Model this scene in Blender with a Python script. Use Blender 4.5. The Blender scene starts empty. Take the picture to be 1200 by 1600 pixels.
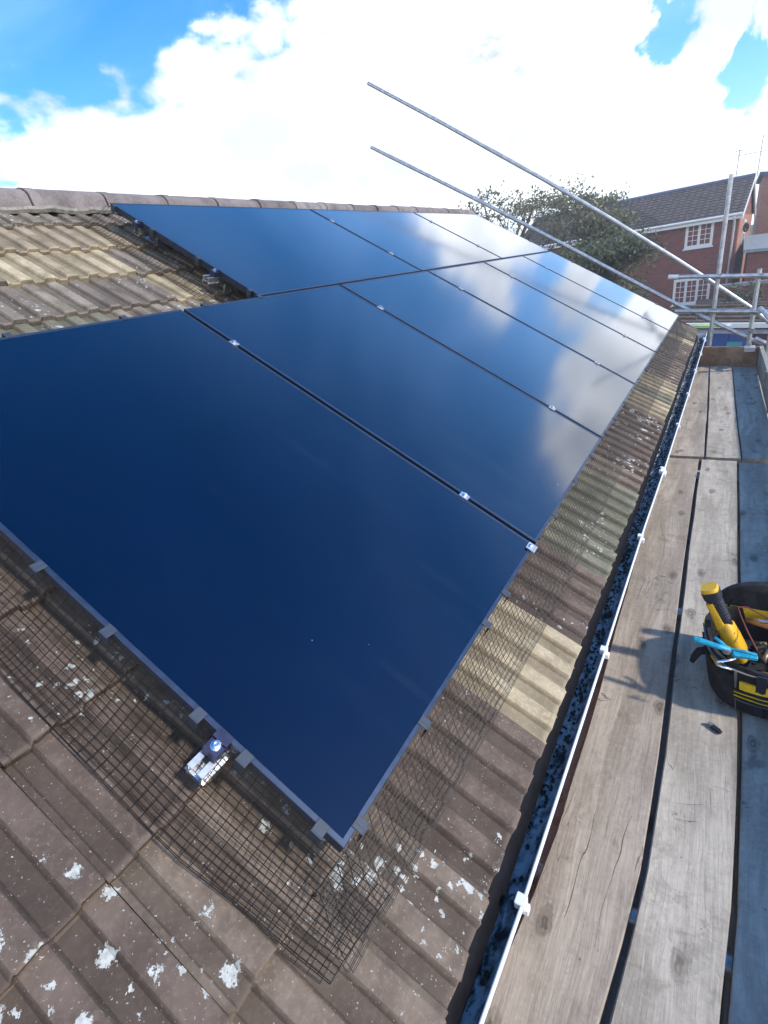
import bpy, math, random
from mathutils import Vector, Matrix, noise as mnoise

S = bpy.context.scene
COL = S.collection
R = math.radians
rnd = random.Random(7)

# ------------------------------------------------------------------ camera
cam_d = bpy.data.cameras.new("camera")
cam = bpy.data.objects.new("camera", cam_d)
COL.objects.link(cam)
S.camera = cam
cam_d.sensor_fit = 'VERTICAL'
cam_d.sensor_height = 24.0
cam_d.lens = 24.0 * 779.558 / 1600.0
cam_d.clip_start = 0.02
cam_d.clip_end = 2000.0
right = Vector((0.8403294702724216, 0.5229920324216674, -0.14256828334214217))
down = Vector((0.11449113560791363, -0.4283075627085139, -0.8963506075157774))
fwd = Vector((-0.5298472999448826, 0.7369070265305837, -0.4197974189903649))
cm = Matrix.Identity(4)
for i in range(3):
    cm[i][0] = right[i]; cm[i][1] = -down[i]; cm[i][2] = -fwd[i]
cm[0][3], cm[1][3], cm[2][3] = 0.4623, -0.3610, 0.9005
cam.matrix_world = cm

# ------------------------------------------------------------------ light
SUN_EL, SUN_AZ = 43.0, 84.0            # azimuth measured from +Y towards +X
sd = Vector((math.cos(R(SUN_EL)) * math.sin(R(SUN_AZ)), math.cos(R(SUN_EL)) * math.cos(R(SUN_AZ)), math.sin(R(SUN_EL))))
sun_d = bpy.data.lights.new("sun", 'SUN')
sun_d.energy = 2.35
sun_d.angle = R(3.0)
sun_d.color = (1.0, 0.94, 0.86)
sun = bpy.data.objects.new("sun", sun_d)
COL.objects.link(sun)
sun.rotation_euler = sd.to_track_quat('Z', 'Y').to_euler()
sun.location = sd * 30

S.view_settings.view_transform = 'Standard'
S.view_settings.look = 'None'
S.view_settings.gamma = 1.0
S.view_settings.use_curve_mapping = False
S.view_settings.exposure = 0.86
S.cycles.max_bounces = 8
S.cycles.use_denoising = True

world = bpy.data.worlds.new("World")
S.world = world
world.use_nodes = True
wt = world.node_tree
wt.nodes.clear()


class NG:
    """small node-graph helper"""
    def __init__(s, tree): s.t = tree
    def n(s, kind, **kw):
        nd = s.t.nodes.new(kind)
        for k, v in kw.items(): setattr(nd, k, v)
        return nd
    def link(s, a, b): s.t.links.new(a, b)
    def put(s, sock, v):
        if v is None: return
        if hasattr(v, 'is_linked'): s.link(v, sock)
        else: sock.default_value = v
    def math(s, op, a, b=None, c=None, clamp=False):
        nd = s.n('ShaderNodeMath', operation=op, use_clamp=clamp)
        for i, v in enumerate((a, b, c)): s.put(nd.inputs[i], v)
        return nd.outputs[0]
    def vmath(s, op, a, b=None, scale=None):
        nd = s.n('ShaderNodeVectorMath', operation=op)
        s.put(nd.inputs[0], a); s.put(nd.inputs[1], b)
        if scale is not None: s.put(nd.inputs['Scale'], scale)
        return nd.outputs['Value'] if op in ('DOT_PRODUCT', 'LENGTH') else nd.outputs[0]
    def noise(s, vec, scale, detail=4, rough=0.55, dist=0.0, col=False):
        nd = s.n('ShaderNodeTexNoise')
        s.put(nd.inputs['Vector'], vec)
        nd.inputs['Scale'].default_value = scale
        nd.inputs['Detail'].default_value = detail
        nd.inputs['Roughness'].default_value = rough
        nd.inputs['Distortion'].default_value = dist
        return nd.outputs['Color'] if col else nd.outputs['Fac']
    def voro(s, vec, scale, feature='F1', rand=1.0, dims='3D'):
        nd = s.n('ShaderNodeTexVoronoi', feature=feature, voronoi_dimensions=dims)
        s.put(nd.inputs['Vector'], vec)
        nd.inputs['Scale'].default_value = scale
        nd.inputs['Randomness'].default_value = rand
        return nd.outputs['Distance']
    def ramp(s, v, lo, hi, smooth=True):
        nd = s.n('ShaderNodeMapRange', interpolation_type='SMOOTHSTEP' if smooth else 'LINEAR')
        s.put(nd.inputs[0], v)
        nd.inputs[1].default_value = lo; nd.inputs[2].default_value = hi
        return nd.outputs[0]
    def mix(s, f, a, b, mode='MIX'):
        nd = s.n('ShaderNodeMix', data_type='RGBA', blend_type=mode)
        s.put(nd.inputs[0], f)
        for sock, v in ((nd.inputs[6], a), (nd.inputs[7], b)):
            if isinstance(v, tuple) and len(v) == 3: v = (*v, 1)
            s.put(sock, v)
        return nd.outputs[2]
    def mapping(s, vec, scale=(1, 1, 1), rot=(0, 0, 0), loc=(0, 0, 0)):
        nd = s.n('ShaderNodeMapping')
        s.put(nd.inputs[0], vec)
        nd.inputs['Scale'].default_value = scale
        nd.inputs['Rotation'].default_value = rot
        nd.inputs['Location'].default_value = loc
        return nd.outputs[0]


g = NG(wt)
out = g.n('ShaderNodeOutputWorld')
bg = g.n('ShaderNodeBackground')
g.link(bg.outputs[0], out.inputs[0])
sky = g.n('ShaderNodeTexSky', sky_type='NISHITA')
sky.sun_disc = False
sky.sun_elevation = R(SUN_EL)
sky.sun_rotation = R(SUN_AZ)
sky.air_density = 1.0
sky.dust_density = 0.25
sky.ozone_density = 2.0
SKY_STRENGTH = 0.15
tc = g.n('ShaderNodeTexCoord')
dirv = g.vmath('NORMALIZE', tc.outputs['Generated'])
sep = g.n('ShaderNodeSeparateXYZ'); g.link(dirv, sep.inputs[0])
el = g.math('MULTIPLY', g.math('ARCSINE', sep.outputs[2]), 57.2958)


def cdir(az, e):
    return (math.cos(R(e)) * math.sin(R(az)), math.cos(R(e)) * math.cos(R(az)), math.sin(R(e)))


warpc = g.vmath('SUBTRACT', g.noise(dirv, 7.0, 7, 0.62, 0.3, col=True), (0.5, 0.5, 0.5))
wdir = g.vmath('NORMALIZE', g.vmath('ADD', dirv, g.vmath('SCALE', warpc, scale=0.20)))


def blob(az, e, r, amp):
    d = g.vmath('DOT_PRODUCT', wdir, cdir(az, e))
    k = 2.0 / (R(r) ** 2)
    ex = g.math('EXPONENT', g.math('MULTIPLY', g.math('SUBTRACT', d, 1.0), k))
    return g.math('MULTIPLY', ex, amp)


wv = g.vmath('MULTIPLY', dirv, (1.0, 1.0, 1.7))
n1 = g.noise(wv, 5.0, 9, 0.55, 0.15)
n2 = g.noise(wv, 13.0, 7, 0.6, 0.1)
# a bank of cumulus standing up to about 18 degrees, clear blue above it in view, puffs and gaps
dens = g.math('DIVIDE', g.math('SUBTRACT', 18.3, el), 4.0)
dens = g.math('MINIMUM', dens, 1.6)
dens = g.math('ADD', dens, g.math('MULTIPLY', g.math('SUBTRACT', n1, 0.5), 4.0))
dens = g.math('ADD', dens, g.math('MULTIPLY', g.math('SUBTRACT', n2, 0.5), 2.6))
wv2 = g.vmath('ADD', wv, g.vmath('SCALE', g.noise(wv, 9.0, 3, col=True), scale=0.06))
dens = g.math('ADD', dens, g.math('MULTIPLY', g.math('SUBTRACT', 0.42, g.voro(wv2, 11.0)), 1.6))
dens = g.math('ADD', dens, g.math('MULTIPLY', g.math('SUBTRACT', 0.42, g.voro(wv2, 27.0)), 0.7))
for b in ((-30, 21, 6, 2.2), (-21, 20, 4, 1.2), (12, 19, 5.5, 2.2), (-16, 14, 9, 1.1), (-50, 11, 10, 1.2), (-33, 10, 9, 1.2), (-3, 12.3, 2.2, 1.2), (-13, 19.5, 4.2, 2.6), (-8, 19.5, 3.0, 1.0),
          (-6.8, 15.2, 1.9, -2.8), (-0.6, 9.6, 2.2, -2.9), (-1.8, 20.5, 4.0, -1.2), (-52, 23, 7, -1.4), (165, 42, 38, 3.6), (-125, 34, 30, 3.2), (112, 36, 30, 3.4), (-160, 77, 20, 3.4)):  # wide blobs are unseen clouds, added to whiten the light in the shade
    dens = g.math('ADD', dens, blob(*b))
mask = g.ramp(dens, -0.25, 0.85)
# thin high veil elsewhere
skyc = sky.outputs[0]
hs = g.n('ShaderNodeHueSaturation')
hs.inputs['Saturation'].default_value = 1.42
hs.inputs['Value'].default_value = 1.0
g.link(skyc, hs.inputs['Color'])
skycol = g.vmath('SCALE', hs.outputs[0], scale=SKY_STRENGTH)
shade_n = g.noise(g.vmath('ADD', wv, (3.1, 1.2, 0.4)), 4.2, 6, 0.5)
shade = g.ramp(g.math('ADD', g.math('MULTIPLY', shade_n, 0.7), g.math('MULTIPLY', n2, 0.3)), 0.44, 0.61)
shade = g.math('MAXIMUM', g.math('MULTIPLY', shade, 0.75), g.math('MINIMUM', g.math('ADD', g.math('MULTIPLY', g.ramp(n2, 0.30, 0.62), blob(-20, 15.0, 4.4, 0.95)), g.math('MULTIPLY', g.ramp(n2, 0.36, 0.62), g.math('ADD', blob(-33, 13.5, 3.4, 0.7), blob(-12, 11.0, 3.4, 0.7)))), 1.0))
ccol = g.mix(shade, (1.10, 1.12, 1.16), (0.36, 0.41, 0.49))
low = g.ramp(el, 12.0, 1.0)
ccol = g.mix(g.math('MULTIPLY', low, 0.5), ccol, (0.62, 0.74, 0.84))
veil = g.math('MULTIPLY', g.ramp(el, 58.0, 24.0), g.ramp(g.noise(g.vmath('MULTIPLY', dirv, (1.0, 1.0, 2.4)), 2.3, 6, 0.6, 0.6), 0.30, 0.72))
skycol = g.mix(g.math('MULTIPLY', veil, 0.55), skycol, (0.26, 0.50, 0.98))
final = g.mix(mask, skycol, ccol)
g.link(final, bg.inputs[0])
bg.inputs[1].default_value = 1.0

# ------------------------------------------------------------------ helpers
PHI = R(31.0)
CP, SP = math.cos(PHI), math.sin(PHI)


def uv(u, v, n=0.0):
    """roof coordinates: u along the eaves, v up the slope, n out of the slope (panel face at n=0)"""
    return Vector((-CP * v + SP * n, u, SP * v + CP * n))


RM = Matrix(((0, -CP, SP, 0), (1, 0, 0, 0), (0, SP, CP, 0), (0, 0, 0, 1)))


def link(o, parent=None):
    COL.objects.link(o)
    if parent is not None: o.parent = parent
    return o


def mesh(name, verts, faces, mats, smooth=False, fm=None):
    m = bpy.data.meshes.new(name)
    m.from_pydata([tuple(v) for v in verts], [], faces)
    for mt in (mats if isinstance(mats, (list, tuple)) else [mats]): m.materials.append(mt)
    if fm: m.polygons.foreach_set('material_index', fm)
    if smooth: m.polygons.foreach_set('use_smooth', [True] * len(m.polygons))
    m.update()
    return m


def obj(name, md, parent=None, kind=None, label=None, cat=None, group=None, loc=None, rot=None):
    o = bpy.data.objects.new(name, md)
    link(o, parent)
    if loc is not None: o.location = loc
    if rot is not None: o.rotation_euler = rot
    if kind: o['kind'] = kind
    if label: o['label'] = label
    if cat: o['category'] = cat
    if group: o['group'] = group
    return o


def thing(name, label, cat, loc=(0, 0, 0), group=None, rot=None):
    return obj(name, None, None, None, label, cat, group, loc, rot)


class MB:
    """collects shapes for ONE mesh"""
    def __init__(s): s.v = []; s.f = []; s.m = []
    def add(s, vs, fs, mi=0):
        b = len(s.v); s.v += [tuple(v) for v in vs]; s.f += [tuple(i + b for i in f) for f in fs]; s.m += [mi] * len(fs); return s
    def box(s, lo, hi, mi=0, M=None, bev=0.0):
        x0, y0, z0 = lo; x1, y1, z1 = hi
        if bev <= 0:
            vs = [(x0, y0, z0), (x1, y0, z0), (x1, y1, z0), (x0, y1, z0), (x0, y0, z1), (x1, y0, z1), (x1, y1, z1), (x0, y1, z1)]
            fs = [(0, 3, 2, 1), (4, 5, 6, 7), (0, 1, 5, 4), (1, 2, 6, 5), (2, 3, 7, 6), (3, 0, 4, 7)]
        else:
            vs = []; b = bev
            for zz, ins in ((z0, b), (z0 + b, 0), (z1 - b, 0), (z1, b)):
                xa, xb, ya, yb = x0 + ins, x1 - ins, y0 + ins, y1 - ins
                c = b if ins == 0 else b * .5
                vs += [(xa + c, ya, zz), (xb - c, ya, zz), (xb, ya + c, zz), (xb, yb - c, zz), (xb - c, yb, zz), (xa + c, yb, zz), (xa, yb - c, zz), (xa, ya + c, zz)]
            fs = [tuple(range(7, -1, -1)), tuple(range(24, 32))]
            for k in range(3):
                for i in range(8):
                    j = (i + 1) % 8
                    fs.append((k * 8 + i, k * 8 + j, k * 8 + 8 + j, k * 8 + 8 + i))
        if M is not None: vs = [M @ Vector(v) for v in vs]
        return s.add(vs, fs, mi)
    def loft(s, rings, mi=0, cap=True):
        n = len(rings[0]); vs = [p for r in rings for p in r]; fs = []
        for k in range(len(rings) - 1):
            for i in range(n):
                j = (i + 1) % n
                fs.append((k * n + i, k * n + j, (k + 1) * n + j, (k + 1) * n + i))
        if cap:
            fs.append(tuple(range(n - 1, -1, -1))); fs.append(tuple(range((len(rings) - 1) * n, len(rings) * n)))
        return s.add(vs, fs, mi)
    def tube(s, pts, r, n=8, mi=0, cap=True, flat=1.0, up=Vector((0, 0, 1)), power=1.0):
        pts = [Vector(p) for p in pts]; rs = r if isinstance(r, (list, tuple)) else [r] * len(pts); rings = []
        for i, p in enumerate(pts):
            t = (pts[min(i + 1, len(pts) - 1)] - pts[max(i - 1, 0)]).normalized()
            a = t.cross(up)
            if a.length < 1e-3: a = t.cross(Vector((1, 0, 0)))
            a.normalize(); b = a.cross(t)
            ring = []
            for k in range(n):
                c, q = math.cos(2 * math.pi * k / n), math.sin(2 * math.pi * k / n)
                if power != 1.0:
                    c = math.copysign(abs(c) ** power, c); q = math.copysign(abs(q) ** power, q)
                ring.append(p + a * c * rs[i] + b * q * rs[i] * flat)
            rings.append(ring)
        return s.loft(rings, mi, cap)
    def pipe(s, p0, p1, r, wall=0.004, n=16, mi=0):
        """open-ended hollow tube"""
        p0, p1 = Vector(p0), Vector(p1); t = (p1 - p0).normalized(); a = t.cross(Vector((0, 0, 1)))
        if a.length < 1e-3: a = Vector((1, 0, 0))
        a.normalize(); b = a.cross(t); rg = []
        for p, rr in ((p0 + t * .02, r - wall), (p0, r - wall), (p0, r), (p1, r), (p1, r - wall), (p1 - t * .02, r - wall)):
            rg.append([p + a * math.cos(2 * math.pi * k / n) * rr + b * math.sin(2 * math.pi * k / n) * rr for k in range(n)])
        return s.loft(rg, mi, True)
    def mesh(s, name, mats, smooth=False):
        return mesh(name, s.v, s.f, mats, smooth, s.m)


def auto_smooth(md, ang=40):
    md.polygons.foreach_set('use_smooth', [True] * len(md.polygons))
    try: md.set_sharp_from_angle(angle=R(ang))
    except Exception: pass
    return md


# ------------------------------------------------------------------ materials
def newmat(name):
    m = bpy.data.materials.new(name); m.use_nodes = True
    t = m.node_tree; t.nodes.clear(); q = NG(t)
    o = q.n('ShaderNodeOutputMaterial'); p = q.n('ShaderNodeBsdfPrincipled'); q.link(p.outputs[0], o.inputs[0])
    geo = q.n('ShaderNodeNewGeometry')
    return m, q, p, geo.outputs['Position']


def bump(q, p, h, strength=0.3, dist=0.01):
    b = q.n('ShaderNodeBump'); b.inputs['Strength'].default_value = strength; b.inputs['Distance'].default_value = dist
    q.link(h, b.inputs['Height']); q.link(b.outputs[0], p.inputs['Normal'])


def plain(name, col, rough=0.5, metal=0.0, var=0.15, scale=30, bmp=0.0, spec=None, coat=0.0):
    m, q, p, pos = newmat(name)
    n = q.noise(pos, scale, 5, 0.6)
    c = q.mix(q.ramp(n, 0.3, 0.7), tuple(x * (1 - var) for x in col), tuple(min(1, x * (1 + var)) for x in col))
    q.link(c, p.inputs['Base Color'])
    q.put(p.inputs['Roughness'], q.math('ADD', rough - 0.06, q.math('MULTIPLY', n, 0.12)))
    p.inputs['Metallic'].default_value = metal
    if spec is not None: p.inputs['Specular IOR Level'].default_value = spec
    if coat: p.inputs['Coat Weight'].default_value = coat
    if bmp: bump(q, p, n, bmp, 0.005)
    return m


def cloth(name, col):
    m, q, p, pos = newmat(name)
    w = q.math('ADD', q.math('SINE', q.math('MULTIPLY', q.vmath('DOT_PRODUCT', pos, (1.0, 1.0, 0.3)), 3000.0)), q.math('SINE', q.math('MULTIPLY', q.vmath('DOT_PRODUCT', pos, (0.2, -0.4, 1.0)), 3000.0)))
    n = q.noise(pos, 26, 6, 0.7)
    c = q.mix(q.ramp(n, 0.42, 0.68), col, tuple(x * 2.6 + 0.006 for x in col))
    c = q.mix(q.math('MULTIPLY', q.ramp(q.noise(pos, 55, 5, 0.7), 0.60, 0.75), 0.35), c, (0.12, 0.10, 0.08))
    q.link(c, p.inputs['Base Color']); p.inputs['Roughness'].default_value = 0.85
    bump(q, p, q.math('ADD', q.math('MULTIPLY', w, 0.15), q.noise(pos, 18, 4)), 0.6, 0.006)
    return m


def tile_mat(name, ca, cb, lichen, spot=(0.50, 0.51, 0.48), moss=0.0):
    m, q, p, pos = newmat(name)
    oi = q.n('ShaderNodeObjectInfo')
    n1 = q.noise(pos, 9, 6, 0.6); n2 = q.noise(pos, 85, 5, 0.65); dA = q.vmath('LENGTH', q.vmath('SUBTRACT', pos, (-0.26, -0.20, 0.05)))
    dB = q.vmath('LENGTH', q.vmath('SUBTRACT', pos, (0.02, 0.0, -0.17)))
    n3 = q.math('ADD', q.noise(pos, 2.2, 3, 0.5), q.math('SUBTRACT', q.math('MULTIPLY', q.ramp(dA, 0.34, 0.08), 0.16), q.math('MULTIPLY', q.ramp(dB, 0.24, 0.08), 0.45)))
    n3 = q.math('ADD', n3, 0.02) if lichen > .3 else n3
    c = q.mix(q.ramp(n1, 0.32, 0.68), ca, cb)
    c = q.mix(q.math('MULTIPLY', q.ramp(n2, 0.45, 0.75), 0.35), c, tuple(x * 1.7 for x in cb))
    hv = q.n('ShaderNodeHueSaturation'); q.link(c, hv.inputs['Color'])
    q.put(hv.inputs['Value'], q.math('ADD', 0.78, q.math('MULTIPLY', oi.outputs['Random'], 0.44)))
    q.put(hv.inputs['Hue'], q.math('ADD', 0.492, q.math('MULTIPLY', oi.outputs['Random'], 0.016)))
    c = hv.outputs[0]
    # silt lies in the pans, the rolls are washed paler
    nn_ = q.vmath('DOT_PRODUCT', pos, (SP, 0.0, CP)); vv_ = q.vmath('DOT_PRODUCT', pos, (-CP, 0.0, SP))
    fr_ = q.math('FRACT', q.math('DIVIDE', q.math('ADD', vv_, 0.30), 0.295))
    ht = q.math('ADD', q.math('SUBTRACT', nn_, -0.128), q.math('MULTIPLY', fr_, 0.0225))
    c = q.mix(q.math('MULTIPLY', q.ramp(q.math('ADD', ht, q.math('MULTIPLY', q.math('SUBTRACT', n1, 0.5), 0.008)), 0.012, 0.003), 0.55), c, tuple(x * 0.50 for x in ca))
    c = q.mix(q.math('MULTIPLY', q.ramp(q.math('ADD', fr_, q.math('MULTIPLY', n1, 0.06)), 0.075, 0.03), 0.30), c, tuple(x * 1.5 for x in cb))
    # dark grime, following its own blotches
    c = q.mix(q.math('MULTIPLY', q.ramp(q.noise(pos, 5.0, 5, 0.6, 0.4), 0.52, 0.72), 0.55), c, tuple(x * 0.45 for x in ca))
    if moss:
        c = q.mix(q.math('MULTIPLY', q.ramp(q.noise(pos, 6.5, 7, 0.7), 0.5, 0.66), moss), c, (0.10, 0.105, 0.05))
    # pale grains of aggregate
    gr = q.ramp(q.math('ADD', q.voro(q.vmath('ADD', pos, q.vmath('SCALE', q.noise(pos, 90, 3, col=True), scale=0.010)), 120), q.math('MULTIPLY', q.noise(pos, 60, 3, 0.7), 0.30)), 0.36, 0.20)
    gr = q.math('MULTIPLY', gr, q.ramp(q.noise(pos, 38, 2), 0.40, 0.58))
    c = q.mix(q.math('MULTIPLY', gr, 0.7), c, (0.50, 0.48, 0.44))
    # lichen: ragged white blotches, clustered
    warp = q.vmath('ADD', pos, q.vmath('SCALE', q.noise(pos, 55, 4, 0.7, col=True), scale=0.035))
    l1 = q.voro(warp, 15)
    rad = q.math('MULTIPLY', q.math('MINIMUM', q.math('MULTIPLY', q.ramp(n3, 0.42, 0.68), lichen), 0.27), q.math('MULTIPLY', q.noise(pos, 11, 4, 0.6), 1.75))
    rag = q.math('MULTIPLY', q.math('SUBTRACT', q.noise(pos, 140, 4, 0.7), 0.5), 0.42)
    lm = q.ramp(q.math('SUBTRACT', rad, q.math('ADD', l1, rag)), 0.0, 0.05)
    l2 = q.voro(q.vmath('ADD', warp, (5.3, 2.2, 1.7)), 38)
    lm2 = q.ramp(q.math('SUBTRACT', q.math('MULTIPLY', q.ramp(q.noise(pos, 4.1, 3), 0.38, 0.7), lichen * 0.95), q.math('ADD', l2, rag)), 0.0, 0.04)
    lm = q.math('MAXIMUM', lm, lm2)
    lc = q.mix(q.ramp(q.noise(pos, 90, 4), 0.35, 0.65), tuple(x * 0.72 for x in spot), spot)
    c = q.mix(lm, c, lc)
    q.link(c, p.inputs['Base Color'])
    p.inputs['Roughness'].default_value = 0.88
    p.inputs['Specular IOR Level'].default_value = 0.25
    h = q.math('ADD', q.math('MULTIPLY', n2, 0.5), q.math('ADD', q.math('MULTIPLY', lm, 0.35), q.math('MULTIPLY', gr, 0.3)))
    h = q.math('ADD', h, q.math('MULTIPLY', q.noise(pos, 230, 3, 0.7), 0.35))
    bump(q, p, h, 0.75, 0.004)
    return m


M_TB = tile_mat('brown_concrete_tile', (0.104, 0.078, 0.060), (0.182, 0.139, 0.109), 0.30)
M_TU = tile_mat('washed_grey_brown_tile', (0.150, 0.122, 0.098), (0.235, 0.198, 0.162), 0.30, (0.52, 0.52, 0.47), moss=0.25)
M_TB2 = tile_mat('brown_concrete_tile_spotted', (0.095, 0.071, 0.056), (0.168, 0.128, 0.101), 0.42)
M_TBUFF = tile_mat('buff_concrete_tile', (0.27, 0.215, 0.14), (0.42, 0.345, 0.235), 0.10, (0.5, 0.46, 0.36), moss=0.25)
M_TGREY = tile_mat('grey_green_tile', (0.12, 0.115, 0.085), (0.185, 0.17, 0.125), 0.30, (0.45, 0.45, 0.38), moss=0.6)
M_RIDGE = tile_mat('ridge_concrete', (0.165, 0.140, 0.132), (0.25, 0.215, 0.205), 0.12)

# solar glass
m, q, p, pos = newmat('solar_glass')
n1 = q.noise(pos, 3.0, 4); n2 = q.noise(pos, 160, 3, 0.6)
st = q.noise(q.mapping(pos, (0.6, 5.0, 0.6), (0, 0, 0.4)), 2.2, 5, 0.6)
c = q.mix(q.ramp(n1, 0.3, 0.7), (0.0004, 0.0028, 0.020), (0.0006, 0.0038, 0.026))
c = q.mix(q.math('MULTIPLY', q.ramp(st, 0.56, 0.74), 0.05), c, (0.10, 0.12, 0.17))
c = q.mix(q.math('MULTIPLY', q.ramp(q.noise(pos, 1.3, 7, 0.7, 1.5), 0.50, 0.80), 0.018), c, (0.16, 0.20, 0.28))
tco = q.n('ShaderNodeTexCoord'); sxy = q.n('ShaderNodeSeparateXYZ'); q.link(tco.outputs['Object'], sxy.inputs[0])
gxl = q.math('ABSOLUTE', q.math('SUBTRACT', q.math('FRACT', q.math('DIVIDE', sxy.outputs[0], 0.1866)), 0.5))
gyl = q.math('ABSOLUTE', q.math('SUBTRACT', q.math('FRACT', q.math('DIVIDE', sxy.outputs[1], 0.0968)), 0.5))
cell = q.math('MAXIMUM', q.ramp(gxl, 0.008, 0.003), q.ramp(gyl, 0.013, 0.005))
c = q.mix(q.math('MULTIPLY', cell, 0.30), c, (0.006, 0.013, 0.034))
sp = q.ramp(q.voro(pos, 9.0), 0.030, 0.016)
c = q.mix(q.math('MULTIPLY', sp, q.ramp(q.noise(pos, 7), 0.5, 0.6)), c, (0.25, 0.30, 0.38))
q.link(c, p.inputs['Base Color'])
q.put(p.inputs['Roughness'], q.math('ADD', 0.10, q.math('MULTIPLY', n1, 0.05)))
p.inputs['IOR'].default_value = 1.5
p.inputs['Metallic'].default_value = 0.2
p.inputs['Coat Weight'].default_value = 1.0
p.inputs['Coat Roughness'].default_value = 0.10
p.inputs['Coat IOR'].default_value = 1.55
p.inputs['Specular IOR Level'].default_value = 0.22
p.inputs['Specular Tint'].default_value = (0.75, 0.92, 1.0, 1)
M_GLASS = m
M_FRAME = plain('black_anodised_frame', (0.038, 0.060, 0.108), 0.38, 0.5, 0.12, 40)
M_CLIP = plain('grey_plastic_clip', (0.035, 0.048, 0.072), 0.6, 0.0, 0.1, 60)
M_ALU = plain('mill_aluminium', (0.62, 0.64, 0.67), 0.36, 0.9, 0.06, 60)
M_STEEL = plain('stainless_bolt', (0.85, 0.85, 0.87), 0.22, 1.0, 0.05, 80)
M_CLAMP = plain('black_clamp', (0.025, 0.03, 0.075), 0.4, 0.3, 0.2, 60)
M_MESH = plain('black_coated_wire', (0.018, 0.014, 0.013), 0.55, 0.0, 0.2, 40)
M_UNDER = plain('roof_underlay', (0.03, 0.028, 0.027), 0.95, 0, 0.2, 10)
M_WHITE = plain('white_upvc', (0.78, 0.79, 0.80), 0.35, 0, 0.05, 20)
M_GALV = plain('galvanised_steel', (0.50, 0.52, 0.55), 0.42, 0.75, 0.22, 18, 0.1)
M_GALVD = plain('weathered_coupler_steel', (0.30, 0.31, 0.33), 0.5, 0.7, 0.3, 30, 0.15)
M_CUT = plain('tube_end_bore', (0.03, 0.03, 0.03), 0.8)

# dirty gutter interior
m, q, p, pos = newmat('grimy_gutter_pvc')
a = q.ramp(q.noise(q.mapping(pos, (1.6, .8, 1.6)), 22, 9, 0.7, 0.5), 0.44, 0.60)
b = q.ramp(q.noise(pos, 60, 5, 0.7), 0.45, 0.7)
c = q.mix(a, (0.50, 0.55, 0.60), (0.035, 0.035, 0.04))
c = q.mix(q.math('MULTIPLY', b, 0.6), c, (0.10, 0.11, 0.12))
q.link(c, p.inputs['Base Color']); p.inputs['Roughness'].default_value = 0.35
bump(q, p, a, 0.4, 0.004)
M_GUT = m
m, q, p, pos = newmat('gutter_moss')
nn = q.noise(pos, 70, 6, 0.7)
c = q.mix(q.ramp(nn, 0.35, 0.65), (0.012, 0.013, 0.012), (0.05, 0.055, 0.045))
q.link(c, p.inputs['Base Color']); p.inputs['Roughness'].default_value = 0.9
bump(q, p, nn, 1.0, 0.01)
M_MOSS = m


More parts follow.
